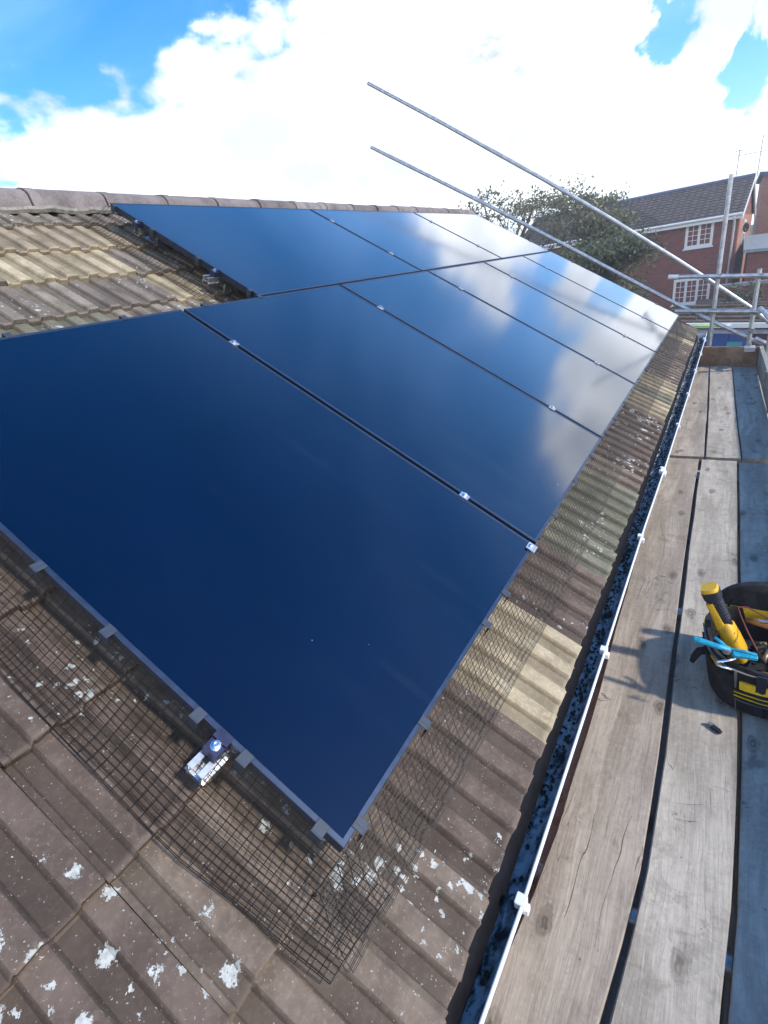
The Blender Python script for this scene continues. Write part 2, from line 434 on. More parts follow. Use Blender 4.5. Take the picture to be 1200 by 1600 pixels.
def wood(name, ca, cb, seed, dark=0.35, stain=(0.16, 0.11, 0.07), stain_amt=0.3):
    m, q, p, pos = newmat(name)
    oi = q.n('ShaderNodeObjectInfo')
    ps = q.vmath('ADD', pos, q.vmath('SCALE', (seed * 1.7, seed * 3.1, seed), scale=1.0))
    wob = q.vmath('ADD', ps, q.vmath('SCALE', q.noise(q.mapping(ps, (3, 1.1, 3)), 1.5, 3, col=True), scale=0.06))
    fine = q.noise(q.mapping(wob, (75, 4.0, 50)), 1.0, 6, 0.65)
    mid = q.noise(q.mapping(wob, (13, 1.5, 10)), 1.0, 5, 0.6, 0.6)
    big = q.noise(ps, 2.6, 5, 0.6, 0.3)
    c = q.mix(q.ramp(mid, 0.36, 0.64), tuple(x * 0.86 for x in ca), tuple(x * 1.08 for x in cb))
    c = q.mix(q.math('MULTIPLY', q.ramp(fine, 0.50, 0.72), 0.2), c, tuple(x * dark for x in ca))
    c = q.mix(q.math('MULTIPLY', q.ramp(big, 0.40, 0.66), 0.50), c, tuple(x * 0.60 for x in cb))
    c = q.mix(q.math('MULTIPLY', q.ramp(q.noise(ps, 21, 7, 0.75, 0.3), 0.46, 0.66), 0.30), c, tuple(x * 0.50 for x in ca))
    c = q.mix(q.math('MULTIPLY', q.ramp(q.noise(q.mapping(wob, (240, 9, 120)), 1.0, 4, 0.7), 0.45, 0.7), 0.18), c, tuple(x * 0.45 for x in ca))
    c = q.mix(q.math('MULTIPLY', q.ramp(q.noise(ps, 60, 5, 0.75), 0.45, 0.7), 0.22), c, tuple(min(1, x * 1.35) for x in cb))
    # stains, cement splashes, knots and splits
    c = q.mix(q.math('MULTIPLY', q.ramp(q.noise(q.mapping(ps, (7, 3.2, 5)), 1.0, 6, 0.65, 0.5), 0.60, 0.70), stain_amt * 1.6), c, stain)
    kn = q.voro(q.mapping(q.vmath('ADD', ps, q.vmath('SCALE', q.noise(ps, 22, 3, col=True), scale=0.035)), (4.6, 2.3, 0.0)), 1.0, dims='2D')
    ring = q.math('SINE', q.math('ADD', q.math('MULTIPLY', kn, 120.0), q.math('MULTIPLY', q.noise(ps, 30, 3), 9.0)))
    kmask = q.math('MULTIPLY', q.ramp(kn, 0.115, 0.045), q.ramp(q.noise(ps, 2.1, 2), 0.34, 0.46))
    c = q.mix(q.math('MULTIPLY', q.ramp(q.noise(q.mapping(wob, (16, 1.6, 8)), 1.0, 6, 0.7, 0.3), 0.60, 0.72), 0.30), c, tuple(x * 0.5 for x in ca))
    c = q.mix(q.math('MULTIPLY', kmask, q.math('ADD', 0.66, q.math('MULTIPLY', ring, 0.22))), c, tuple(x * 0.30 for x in ca))
    crk = q.ramp(q.math('ABSOLUTE', q.math('SUBTRACT', q.noise(q.mapping(wob, (11, 0.8, 9)), 1.0, 3, 0.5, 1.0), 0.5)), 0.0035, 0.0008)
    crk = q.math('MULTIPLY', crk, q.ramp(q.noise(ps, 1.9, 3), 0.52, 0.62))
    c = q.mix(q.math('MULTIPLY', crk, 0.38), c, (0.06, 0.048, 0.04))
    nick = q.ramp(q.math('ABSOLUTE', q.math('SUBTRACT', q.noise(q.mapping(ps, (3.0, 8.0, 3)), 1.0, 4, 0.5, 0.6), 0.5)), 0.006, 0.002)
    nick = q.math('MULTIPLY', nick, q.ramp(q.noise(ps, 5.5, 2), 0.61, 0.66))
    c = q.mix(q.math('MULTIPLY', nick, 0.3), c, tuple(x * 0.25 for x in ca))
    spl = q.math('MULTIPLY', q.ramp(q.noise(ps, 34, 5, 0.7), 0.60, 0.68), q.ramp(q.noise(ps, 3.3, 3), 0.48, 0.62))
    c = q.mix(q.math('MULTIPLY', spl, 0.5), c, (0.52, 0.50, 0.46))
    foot = q.math('MULTIPLY', q.ramp(q.noise(ps, 12, 6, 0.75, 0.4), 0.50, 0.62), q.ramp(q.noise(q.vmath('ADD', ps, (7.0, 3.0, 1.0)), 2.7, 3), 0.50, 0.64))
    c = q.mix(q.math('MULTIPLY', foot, 0.40), c, tuple(x * 0.45 for x in ca))
    dots = q.math('MULTIPLY', q.ramp(q.voro(ps, 19), 0.075, 0.045), q.ramp(q.noise(ps, 9), 0.5, 0.6))
    c = q.mix(q.math('MULTIPLY', dots, 0.7), c, (0.07, 0.055, 0.045))
    q.link(c, p.inputs['Base Color'])
    p.inputs['Roughness'].default_value = 0.85
    p.inputs['Specular IOR Level'].default_value = 0.25
    h = q.math('SUBTRACT', q.math('MULTIPLY', fine, 0.6), q.math('MULTIPLY', q.math('ADD', crk, nick), 0.9))
    h = q.math('ADD', h, q.math('MULTIPLY', mid, 0.4))
    bump(q, p, h, 0.9, 0.006)
    return m


M_W1 = wood('tan_board_wood', (0.35, 0.285, 0.22), (0.44, 0.37, 0.295), 1.0, stain_amt=0.3)
M_W2 = wood('grey_board_wood', (0.40, 0.345, 0.275), (0.505, 0.445, 0.365), 4.0)
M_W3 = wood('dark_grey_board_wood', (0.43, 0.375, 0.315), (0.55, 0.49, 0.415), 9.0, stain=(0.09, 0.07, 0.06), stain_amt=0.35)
M_W4 = wood('pale_far_board_wood', (0.34, 0.285, 0.225), (0.43, 0.365, 0.30), 13.0, stain_amt=0.12)
M_W5 = wood('brown_end_board_wood', (0.27, 0.18, 0.12), (0.36, 0.25, 0.17), 17.0, stain=(0.08, 0.045, 0.03), stain_amt=0.5)
M_W6 = wood('grey_toe_board_wood', (0.30, 0.31, 0.27), (0.40, 0.41, 0.36), 21.0, stain_amt=0.15)

# brick
def brick_mat(name, c1, c2, mortar):
    m, q, p, pos = newmat(name)
    t = q.n('ShaderNodeTexCoord')
    bt = q.n('ShaderNodeTexBrick')
    sx = q.n('ShaderNodeSeparateXYZ'); q.link(t.outputs['Object'], sx.inputs[0])
    geo = q.n('ShaderNodeNewGeometry'); nx = q.n('ShaderNodeSeparateXYZ'); q.link(t.outputs['Normal'], nx.inputs[0])
    # run the bond along whichever way the wall goes
    side = q.math('GREATER_THAN', q.math('ABSOLUTE', nx.outputs[0]), 0.7)
    run = q.math('ADD', q.math('MULTIPLY', sx.outputs[0], q.math('SUBTRACT', 1.0, side)), q.math('MULTIPLY', sx.outputs[1], side))
    cx = q.n('ShaderNodeCombineXYZ'); q.link(run, cx.inputs[0]); q.link(sx.outputs[2], cx.inputs[1])
    q.link(cx.outputs[0], bt.inputs['Vector'])
    bt.inputs['Scale'].default_value = 1.0
    bt.inputs['Brick Width'].default_value = 0.225
    bt.inputs['Row Height'].default_value = 0.075
    bt.inputs['Mortar Size'].default_value = 0.008
    bt.inputs['Color1'].default_value = (*c1, 1); bt.inputs['Color2'].default_value = (*c2, 1); bt.inputs['Mortar'].default_value = (*mortar, 1)
    c = q.mix(q.math('MULTIPLY', q.ramp(q.noise(pos, 1.3, 5, 0.6), 0.4, 0.7), 0.35), bt.outputs['Color'], tuple(x * 0.6 for x in c1))
    q.link(c, p.inputs['Base Color']); p.inputs['Roughness'].default_value = 0.9
    bump(q, p, bt.outputs['Fac'], -0.4, 0.01)
    return m


M_BRICK = brick_mat('red_brick', (0.24, 0.050, 0.030), (0.14, 0.032, 0.022), (0.20, 0.13, 0.10))
M_BRICK2 = brick_mat('orange_brick', (0.40, 0.15, 0.085), (0.32, 0.11, 0.070), (0.36, 0.28, 0.22))
M_HROOF = tile_mat('far_roof_tile', (0.045, 0.036, 0.034), (0.085, 0.066, 0.06), 0.2)
M_DARKGLASS = plain('dark_window_glass', (0.02, 0.03, 0.045), 0.08, 0, 0.2, 3)
M_LEAD = plain('lead_sheet', (0.24, 0.27, 0.28), 0.6, 0.2, 0.2, 5)
M_BLUE = plain('blue_painted_door', (0.02, 0.075, 0.30), 0.4, 0, 0.12, 3)
M_TEAL = plain('teal_panel', (0.06, 0.30, 0.36), 0.4, 0, 0.1, 4)
M_LIME = plain('lime_green_plastic', (0.36, 0.72, 0.14), 0.4, 0, 0.1, 6)
M_LILAC = plain('pale_painted_lintel', (0.34, 0.37, 0.52), 0.6, 0, 0.1, 6)
M_GREEN = plain('green_painted_shed', (0.055, 0.16, 0.075), 0.6, 0, 0.2, 5)
M_GREEN2 = plain('light_green_painted_shed', (0.11, 0.28, 0.12), 0.6, 0, 0.2, 5)
M_BARK = plain('tree_bark', (0.10, 0.075, 0.055), 0.9, 0, 0.3, 12, 0.4)


def leaf_mat(name, ca, cb, warm):
    m, q, p, pos = newmat(name)
    oi = q.noise(pos, 1.4, 3); n2 = q.noise(pos, 9.0, 3, 0.7)
    c = q.mix(q.ramp(n2, 0.35, 0.65), ca, cb)
    c = q.mix(q.math('MULTIPLY', q.ramp(oi, 0.5, 0.66), 0.6), c, warm)
    q.link(c, p.inputs['Base Color']); p.inputs['Roughness'].default_value = 0.6
    tr = q.n('ShaderNodeBsdfTranslucent'); q.link(c, tr.inputs[0])
    mx = q.n('ShaderNodeMixShader'); mx.inputs[0].default_value = 0.35
    q.link(p.outputs[0], mx.inputs[1]); q.link(tr.outputs[0], mx.inputs[2])
    q.link(mx.outputs[0], [n for n in q.t.nodes if n.bl_idname == 'ShaderNodeOutputMaterial'][0].inputs[0])
    return m


M_LEAF1 = leaf_mat('pale_olive_leaf', (0.15, 0.155, 0.09), (0.225, 0.225, 0.14), (0.25, 0.19, 0.12))
M_LEAF2 = leaf_mat('dull_green_leaf', (0.075, 0.095, 0.050), (0.125, 0.145, 0.075), (0.16, 0.12, 0.07))
M_LEAF3 = leaf_mat('dark_green_leaf', (0.045, 0.068, 0.036), (0.085, 0.110, 0.055), (0.12, 0.11, 0.05))

# ground
m, q, p, pos = newmat('ground_grass_and_gravel')
a = q.noise(pos, 0.35, 5); b = q.noise(pos, 9, 5, 0.7)
c = q.mix(q.ramp(b, 0.35, 0.65), (0.045, 0.07, 0.028), (0.08, 0.10, 0.045))
c = q.mix(q.ramp(a, 0.52, 0.58), c, (0.07, 0.065, 0.06))
q.link(c, p.inputs['Base Color']); p.inputs['Roughness'].default_value = 0.95
M_GROUND = m

# ------------------------------------------------------------------ setting
GZ = -4.3
gm = MB().add([(-400, -400, GZ), (400, -400, GZ), (400, 800, GZ), (-400, 800, GZ)], [(0, 1, 2, 3)])
obj('ground', gm.mesh('ground', M_GROUND), kind='structure')

# ------------------------------------------------------------------ our house and its roof
house = thing('house', 'house under the solar panels, its brown tiled roof filling the left of the view', 'house')
PU, GV = 0.2035, 0.295
U0 = 0.970
VE = -0.300                                   # tail of the eaves course
UMIN, UMAX = U0 + PU * (-8), U0 + PU * 31.5      # beyond UMIN nothing of the roof is in the photograph

NB = -0.150                                   # underside plane of the battens
deck = MB()
deck.box((UMIN - 1.42, VE + 0.06, -0.19), (UMAX - 0.01, 3.19, -0.172), M=RM)
obj('underlay', deck.mesh('underlay', M_UNDER), house)
RIDGE_X, RIDGE_Z = uv(0, 3.20, -0.15).x, uv(0, 3.20, -0.15).z
# far slope behind the ridge
bs = MB()
bs.add([(RIDGE_X, UMIN - 3, RIDGE_Z), (RIDGE_X, UMAX, RIDGE_Z), (RIDGE_X - 3.2, UMAX, RIDGE_Z - 1.92), (RIDGE_X - 3.2, UMIN - 3, RIDGE_Z - 1.92),
        (RIDGE_X, UMIN - 3, RIDGE_Z - .03), (RIDGE_X, UMAX, RIDGE_Z - .03), (RIDGE_X - 3.2, UMAX, RIDGE_Z - 1.95), (RIDGE_X - 3.2, UMIN - 3, RIDGE_Z - 1.95)],
       [(0, 1, 2, 3), (7, 6, 5, 4), (0, 4, 5, 1), (1, 5, 6, 2), (2, 6, 7, 3), (3, 7, 4, 0)])
obj('far_slope', bs.mesh('far_slope', M_RIDGE), house)
wl = MB()
wl.box((RIDGE_X * 2 + 0.1, UMIN - 3, GZ), (0.06, UMAX - 0.12, -0.42))
gx0, gx1 = RIDGE_X * 2 + 0.1, 0.06
yb = UMAX - 0.121
wl.add([(gx0, yb, -0.42), (gx1, yb, -0.42), (RIDGE_X, yb, RIDGE_Z - 0.08), (gx0, yb - .1, -0.42), (gx1, yb - .1, -0.42), (RIDGE_X, yb - .1, RIDGE_Z - 0.08)],
       [(0, 2, 1), (3, 4, 5), (1, 2, 5, 4), (2, 0, 3, 5), (0, 1, 4, 3)])
obj('wall', wl.mesh('wall', M_BRICK), house)
fb = MB()
fb.box((0.075, UMIN - 3, -0.52), (0.095, UMAX - 0.02, -0.305))
fb.box((-0.0, UMIN - 3, -0.54), (0.0945, UMAX - 0.02, -0.5205))
obj('fascia', fb.mesh('fascia', plain('dark_fascia', (0.03, 0.028, 0.03), 0.6)), house)


# interlocking concrete tile: pan / roll / pan / roll across its cover width
def tile_mesh(name, mat, seed, width=PU):
    rr = random.Random(seed)
    g_ = 0.0009
    P = [(g_, 0.0), (g_, .0062), (.0125, .0062), (.0165, .0005), (.048, 0.0), (.0565, .0138), (.0600, .0148), (.0985, .0148), (.1020, .0138), (.1105, 0.0),
         (.150, 0.0), (.1585, .0138), (.162, .0148), (.2005, .0148), (PU - g_ * .3, .0133)]
    if width < PU: P = [p for p in P if p[0] < width] + [(width, 0.0)]
    P = [(a, b) for a, b in P]
    vs = []
    ys = (0.0, 0.004, 0.11, 0.22, 0.345)
    jit = [rr.uniform(-.0028, .0022) for _ in P]
    for k, y in enumerate(ys):
        for i, (x, z) in enumerate(P):
            zz = z - (0.0045 if k == 0 else 0) + (rr.uniform(-.0006, .0006) if k else 0)
            yy = y + (jit[i] if k < 2 else 0)
            sl = -0.0225 * y / GV
            vs.append((x, yy, zz + sl))
    n = len(P); fs = []
    for k in range(len(ys) - 1):
        for i in range(n - 1):
            fs.append((k * n + i, k * n + i + 1, (k + 1) * n + i + 1, (k + 1) * n + i))
    b = len(vs)
    for i, (x, z) in enumerate(P): vs.append((x, jit[i] + 0.001, z - 0.026))
    for i in range(n - 1): fs.append((b + i, b + i + 1, i + 1, i))
    # side walls
    c = len(vs)
    vs += [(P[0][0], ys[-1], -0.05), (P[-1][0], ys[-1], -0.05)]
    fs.append((b, 0, n, 2 * n, 3 * n, 4 * n, c))
    fs.append((b + n - 1, c + 1, 5 * n - 1, 4 * n - 1, 3 * n - 1, 2 * n - 1, n - 1))
    return mesh(name, vs, fs, mat)


TM = {}
for key, mat in (('b', M_TB), ('s', M_TB2), ('f', M_TBUFF), ('g', M_TGREY), ('u', M_TU)):
    TM[key] = [tile_mesh('tile', mat, 10 * ord(key) + i) for i in range(4)]
TMH = tile_mesh('tile', M_TB, 99, PU * 0.5)
BUFF = {(-2, 0), (-1, 0), (12, 0), (13, 0), (15, 0), (16, 0), (26, 0), (27, 1), (-1, 10), (0, 10), (1, 10), (2, 10), (3, 10), (-1, 9), (0, 9), (1, 9),
        (2, 8), (3, 8), (-3, 6), (12, 1), (-5, -9)}
GREY = {(2, 0), (3, 0), (4, 0), (5, 0), (-2, 9), (-2, 10), (-3, 7), (-2, 7), (-1, 7), (4, 10), (0, 6), (14, 0), (28, 0), (29, 0), (3, 1), (-4, 0), (-3, 0)} - {(-4, 0), (-3, 0)}
NT_N = -0.128
cols = range(-15, 32)
vis, hid = [], []
for cidx in range(12):
    v = VE + GV * cidx
    for k in cols:
        u = U0 + PU * k
        covered = False
        if 0.12 < u + PU and u > 0.03 and v > 0.05 and v + GV < 1.74: covered = True
        if u > 1.75 and 1.6 < v and v + GV < 2.93: covered = True
        (hid if (covered and u < 6.95) or k < -8 else vis).append((k, cidx, u, v))
extra = []
if len(vis) > 300:
    # keep the 300 nearest to the viewpoint as pieces of their own
    cp = Vector((0.4623, -0.3610, 0.9005))
    def unseen(t):  # courses right of the picture's lower-left corner that only fill in below the frame
        return (uv(t[2], t[3], NT_N) - cp).length
    vis.sort(key=unseen)
    extra = vis[300:]; vis = vis[:300]


def tile_rand(k, c):
    r = random.Random(k * 131 + c * 17 + 5)
    return r


def tile_place(k, c, u, v):
    r = tile_rand(k, c)
    o = uv(u, v + r.uniform(-.006, .006), NT_N + r.uniform(-.0015, .0015))
    rot = Matrix.Rotation(r.uniform(-.010, .010), 4, 'Z') @ Matrix.Rotation(r.uniform(-.004, .004), 4, 'Y')
    return Matrix.Translation(o) @ RM @ rot


def tile_kind(k, c):
    r = tile_rand(k, c + 50)
    if k == 31: return TMH
    if (k, c) in BUFF: key = 'f'
    elif (k, c) in GREY: key = 'g'
    elif c >= 5: key = 'u'
    else: key = 's' if r.random() < (0.55 if c < 5 else 0.45) else 'b'
    return TM[key][r.randrange(4)]


for k, c, u, v in vis:
    o = obj('tile', tile_kind(k, c), house)
    o.matrix_world = tile_place(k, c, u, v)
mats4 = [M_TB, M_TB2, M_TBUFF, M_TGREY, M_TU]
tb = MB()
for k, c, u, v in hid + extra:
    md = tile_kind(k, c); Mx = tile_place(k, c, u, v)
    tb.add([Mx @ w.co for w in md.vertices], [tuple(pl.vertices) for pl in md.polygons], mats4.index(md.materials[0]))
obj('tile', tb.mesh('tile', mats4), house, kind='stuff')

# ridge tiles: half-round, butted with small mortar joints
def ridge_mesh(seed, end=False):
    rr = random.Random(seed); L = 0.428; N = 10; rings = []; mb = MB()
    prof = [(-.125, -.035)] + [(-.118 * math.cos(math.pi * i / N), .078 * math.sin(math.pi * i / N) ** .8) for i in range(N + 1)] + [(.125, -.035)]
    outer = []
    for y, s in ((0.0, 1.035), (0.012, 1.05), (0.05, 1.05), (0.055, 1.0), (L - .004, .985), (L, .965)):
        outer.append([(x * s, y, z * s + rr.uniform(-.001, .001)) for x, z in prof])
    n = len(prof); vs = [p for r_ in outer for p in r_]; fs = []
    for k in range(len(outer) - 1):
        for i in range(n - 1): fs.append((k * n + i, (k + 1) * n + i, (k + 1) * n + i + 1, k * n + i + 1))
    fs.append(tuple(range(n))); fs.append(tuple(range(len(outer) * n - 1, (len(outer) - 1) * n - 1, -1)))
    md = mesh('ridge_tile', vs, fs, M_RIDGE)
    return auto_smooth(md, 50)


RMs = [ridge_mesh(i) for i in range(3)]
y = UMAX - 0.43
i = 0
while y > UMIN - 1.4:
    o = obj('ridge_tile', RMs[i % 3], house, loc=(RIDGE_X + rnd.uniform(-.004, .004), y, RIDGE_Z + 0.014 + rnd.uniform(-.003, .003)), rot=(0, rnd.uniform(-.02, .02), rnd.uniform(-.006, .006)))
    y -= 0.433; i += 1
mor = MB()
for s_ in (1, -1):
    pts = []
    yy = UMIN - 1
    while yy < UMAX:
        pts.append((RIDGE_X + s_ * (0.116 + rnd.uniform(-.006, .01)), yy, RIDGE_Z - 0.026 + rnd.uniform(-.006, .006))); yy += .06
    mor.tube(pts, 0.018, 6)
obj('ridge_mortar', mor.mesh('ridge_mortar', plain('mortar', (0.23, 0.21, 0.18), 0.95, 0, 0.3, 40, 0.6)), house)
# dark verge strip at the gable
vg = MB()
vg.box((UMAX - .004, VE - 0.005, -0.175), (UMAX + 0.035, 3.19, -0.118), M=RM)
vg.box((UMAX - .028, VE, -0.33), (UMAX + 0.012, 3.15, -0.176), M=RM)
obj('verge', vg.mesh('verge', plain('verge_mortar', (0.10, 0.09, 0.08), 0.9, 0, 0.3, 30, 0.4)), house)


# black strip into the gutter, added to darken the shade band under the tiles
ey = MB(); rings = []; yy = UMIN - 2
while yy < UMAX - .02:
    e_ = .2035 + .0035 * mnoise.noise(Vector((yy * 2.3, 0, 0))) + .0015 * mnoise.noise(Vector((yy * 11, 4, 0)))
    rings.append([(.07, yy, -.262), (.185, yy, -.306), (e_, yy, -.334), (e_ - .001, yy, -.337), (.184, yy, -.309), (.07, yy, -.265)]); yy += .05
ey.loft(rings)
obj('eaves_dark_strip', ey.mesh('eaves_dark_strip', plain('black_eaves_strip', (0.005, 0.005, 0.008), 0.75, 0, 0.4, 40, 0.4, 0.2), True), house)


# gutter
def gx(y):
    """outer lip of the gutter; it has sagged a little between brackets"""
    t = [(-1.5, .225), (-.3, .232), (.2, .246), (1.0, .253), (1.9, .257), (2.7, .268), (4.3, .279), (6.4, .286), (7.6, .288)]
    for (a, b), (c_, d) in zip(t, t[1:]):
        if a <= y <= c_: return b + (d - b) * (y - a) / (c_ - a)
    return t[0][1] if y < t[0][0] else t[-1][1]


LZ = -0.300
ys = [-1.2 + 0.1 * i for i in range(87)]
ys = [y for y in ys if y < UMAX + .06]
GW = 0.112
prof = []
N = 12
for i in range(N + 1):
    a_ = math.pi * i / N
    prof.append((-GW / 2 - GW / 2 * math.cos(a_), -0.058 * math.sin(a_) ** .9))   # from inner lip to outer lip, relative to outer lip x (negative inside)
def gring(y, pts): return [(gx(y) + a_, y, LZ - .002 + b_) for a_, b_ in pts]
inner = MB(); n = len(prof)
vs = []; fs = []
for y in ys: vs += gring(y, prof)
for k in range(len(ys) - 1):
    for i in range(n - 1): fs.append((k * n + i, (k + 1) * n + i, (k + 1) * n + i + 1, k * n + i + 1))
b0 = len(vs)
op = [(a_ - 0.0 if i not in (0, n - 1) else a_, b_ - 0.003) for i, (a_, b_) in enumerate(prof)]
op = [(-GW / 2 + (a_ + GW / 2) * 1.05, b_ * 1.05) for a_, b_ in prof]
fmx = [0] * len(fs)
for y in ys: vs += gring(y, op)
for k in range(len(ys) - 1):
    for i in range(n - 1): fs.append((b0 + k * n + i, b0 + k * n + i + 1, b0 + (k + 1) * n + i + 1, b0 + (k + 1) * n + i)); fmx.append(1)
gmd = mesh('gutter', vs, fs, [M_GUT, M_WHITE], True, fmx)
gutter = obj('gutter', gmd, house)
lip = MB()
lip.tube([(gx(y) + .0035, y, LZ + 0.001) for y in ys], 0.0044, 8)
lip.tube([(gx(y) - GW - .002, y, LZ - 0.001) for y in ys], 0.004, 6)
ye = ys[-1]
lip.add([(gx(ye) + a_, ye, LZ + b_) for a_, b_ in op] + [(gx(ye) + a_, ye + .006, LZ + b_) for a_, b_ in op], [tuple(range(n)), tuple(range(2 * n - 1, n - 1, -1))])
obj('gutter_lip', lip.mesh('gutter_lip', M_WHITE, True), gutter)
for y, big in ((.206, 0), (1.035, 0), (1.841, 0), (2.65, 1), (3.52, 0), (4.36, 0), (5.25, 0), (6.1, 0), (6.95, 1)):
    b_ = MB(); x = gx(y)
    w = .012 if not big else .034
    b_.box((x - .013, y - w, LZ - .014), (x + .010, y + w, LZ + .0085), bev=.002)
    b_.box((x - .006, y - w * .7, LZ - .03), (x + .016, y + w * .7, LZ - .010), bev=.002)
    if big:
        for s_ in (-1, 1): b_.box((x - .02, y + s_ * .026 - .006, LZ - .01), (x - .004, y + s_ * .026 + .006, LZ + .012), bev=.002)
    obj('gutter_bracket', b_.mesh('gutter_bracket', M_WHITE), gutter)
# moss and silt in the gutter
ms = MB()
ico = []
def rock(c, r, fl, seed):
    rr = random.Random(seed); vs = []; fs = []
    NL, NA = 5, 7
    for i in range(1, NL):
        th = math.pi * i / NL
        for j in range(NA):
            ph = 2 * math.pi * j / NA
            k_ = r * rr.uniform(.72, 1.25)
            vs.append((c[0] + k_ * math.sin(th) * math.cos(ph), c[1] + 1.3 * k_ * math.sin(th) * math.sin(ph), c[2] + fl * k_ * math.cos(th)))
    t = len(vs); vs += [(c[0], c[1], c[2] + r * fl), (c[0], c[1], c[2] - r * fl)]
    for i in range(NL - 2):
        for j in range(NA):
            k_ = (j + 1) % NA; fs.append((i * NA + j, (i + 1) * NA + j, (i + 1) * NA + k_, i * NA + k_))
    for j in range(NA):
        k_ = (j + 1) % NA; fs.append((t, j, k_)); fs.append((t + 1, (NL - 2) * NA + k_, (NL - 2) * NA + j))
    ms.add(vs, fs)
y = -0.35
while y < UMAX:
    d = 0.35 + 0.65 * (0.5 + 0.5 * mnoise.noise(Vector((y * 2.1, 3.0, 0))))
    thick = 0.25 if y < .45 else 1.0
    for _ in range(8):
        if rnd.random() < (d * d * .9 + .12) * thick:
            off = rnd.uniform(.022, .085); sz = rnd.uniform(.0015, .0055)
            dep = .058 * math.sqrt(max(0, 1 - ((off - .056) / .056) ** 2))
            rock((gx(y) - off, y + rnd.uniform(-.01, .01), LZ - dep + sz * .35), sz, rnd.uniform(.45, .8), rnd.random())
    y += 0.011
obj('moss', ms.mesh('moss', M_MOSS, True), gutter, kind='stuff')

# ------------------------------------------------------------------ solar panels
PITCH = 1.152
def panel(u0, v0, w, h, label):
    t = thing('solar_panel', label, 'solar panel', uv(u0, v0), 'black solar panels on the roof')
    t.matrix_world = Matrix.Translation(uv(u0, v0)) @ RM
    L = 0.0105
    fr = MB()
    vs = []; fs = []
    loops = [(0, -.030), (0, -.0012), (.0012, 0), (L, 0), (L + .001, -.0014), (L + .001, -.030)]
    for d, z in loops: vs += [(d, d, z), (w - d, d, z), (w - d, h - d, z), (d, h - d, z)]
    for k in range(len(loops) - 1):
        for i in range(4):
            j = (i + 1) % 4; fs.append((k * 4 + i, k * 4 + j, (k + 1) * 4 + j, (k + 1) * 4 + i))
    for i in range(4):
        j = (i + 1) % 4; fs.append((i, 20 + i, 20 + j, j))
    fr.add(vs, fs)
    f_ = obj('frame', fr.mesh('frame', M_FRAME), t)
    gl = MB().box((L + .0012, L + .0012, -.006), (w - L - .0012, h - L - .0012, -.0013))
    obj('glass', gl.mesh('glass', M_GLASS), t)
    bk = MB().box((L + .01, L + .01, -.0085), (w - L - .01, h - L - .01, -.0068))
    obj('backsheet', bk.mesh('backsheet', M_CLAMP), t)
    return t


PW, PH = 1.134, 1.760
lab = ['nearest black solar panel, its corner pointing at the netting at the bottom of the photo',
       'upright black panel second from the near end of the lower row',
       'upright black panel third along the lower row, white cloud mirrored at its eaves end',
       'upright black panel fourth along the lower row, with a big grey-white cloud reflection',
       'upright panel fifth along the lower row, next to last before the gable',
       'upright pale-reflecting panel at the gable end of the lower row']
for i in range(6):
    panel(i * PITCH, 0, PW, PH, lab[i])
LW = 1.757 - .018
E_ = 6 * PITCH - .018 - .014
lab = ['deep blue sideways panel at the near end of the upper row, beside bare tiles', 'sideways panel in the middle of the upper row, half blue and half cloud',
       'pale sideways panel at the gable end of the upper row under the ridge end']
US = []
for i in range(3):
    u = E_ - (3 - i) * 1.757 + .018
    US.append(u)
    panel(u, PH + .014, LW, 1.128, lab[i])


# mounting rails with their clamps
def rail_mesh(u0, u1, v):
    mb = MB(); y0, y1 = v - .02, v + .02
    z0, z1 = -.072, -.0305
    mb.box((u0, y0, z0), (u1, y1, z0 + .004))
    mb.box((u0, y0, z0 + .0041), (u1, y0 + .004, z1))
    mb.box((u0, y1 - .004, z0 + .0041), (u1, y1, z1))
    mb.box((u0, y0 + .0041, z1 - .003), (u1, y0 + .013, z1))
    mb.box((u0, y1 - .013, z1 - .003), (u1, y1 - .0041, z1))
    mb.box((u0, y0 - .005, z0 + .012), (u1, y0 - .0001, z0 + .016))
    mb.box((u0, y1 + .0001, z0 + .012), (u1, y1 + .005, z0 + .016))
    mb.box((u0, y0 + .0042, z0 + .016), (u1, y1 - .0042, z0 + .018))
    return mb.mesh('channel', M_ALU)


def bolt_mb(u, v, n, r=.0085):
    mb = MB(); rings = []
    for z, rr in ((n, r * 1.25), (n + .0015, r * 1.25), (n + .0016, r), (n + .007, r), (n + .008, r * .82), (n + .008, r * .5), (n + .0045, r * .48)):
        rings.append([(u + rr * math.cos(2 * math.pi * k / 12), v + rr * math.sin(2 * math.pi * k / 12), z) for k in range(12)])
    mb.loft(rings); return mb


def clamp(parent, u, v, endc=0):
    if endc == 0:
        mb = MB().box((u - .015, v - .018, .0012), (u + .015, v + .018, .0038), bev=.001)
        mb.box((u - .0075, v - .018, -.028), (u + .0075, v + .018, .0011))
        bn = .0039
        o = obj('clamp', mb.mesh('clamp', M_ALU), parent)
    else:
        s_ = endc
        a, b = sorted((u + s_ * .002, u + s_ * .036))
        mb = MB().box((a, v - .018, -.0285), (b, v + .018, -.004), bev=.001)
        a, b = sorted((u - s_ * .008, u + s_ * .012))
        mb.box((a, v - .018, .0012), (b, v + .018, .0035))
        a, b = sorted((u + s_ * .002, u + s_ * .0055))
        mb.box((a, v - .0178, -.004), (b, v + .0178, .0012))
        u = u + s_ * .020; bn = -.0038
        o = obj('clamp', mb.mesh('clamp', M_CLAMP), parent)
    obj('bolt', auto_smooth(bolt_mb(u, v, bn).mesh('bolt', M_STEEL)), o)


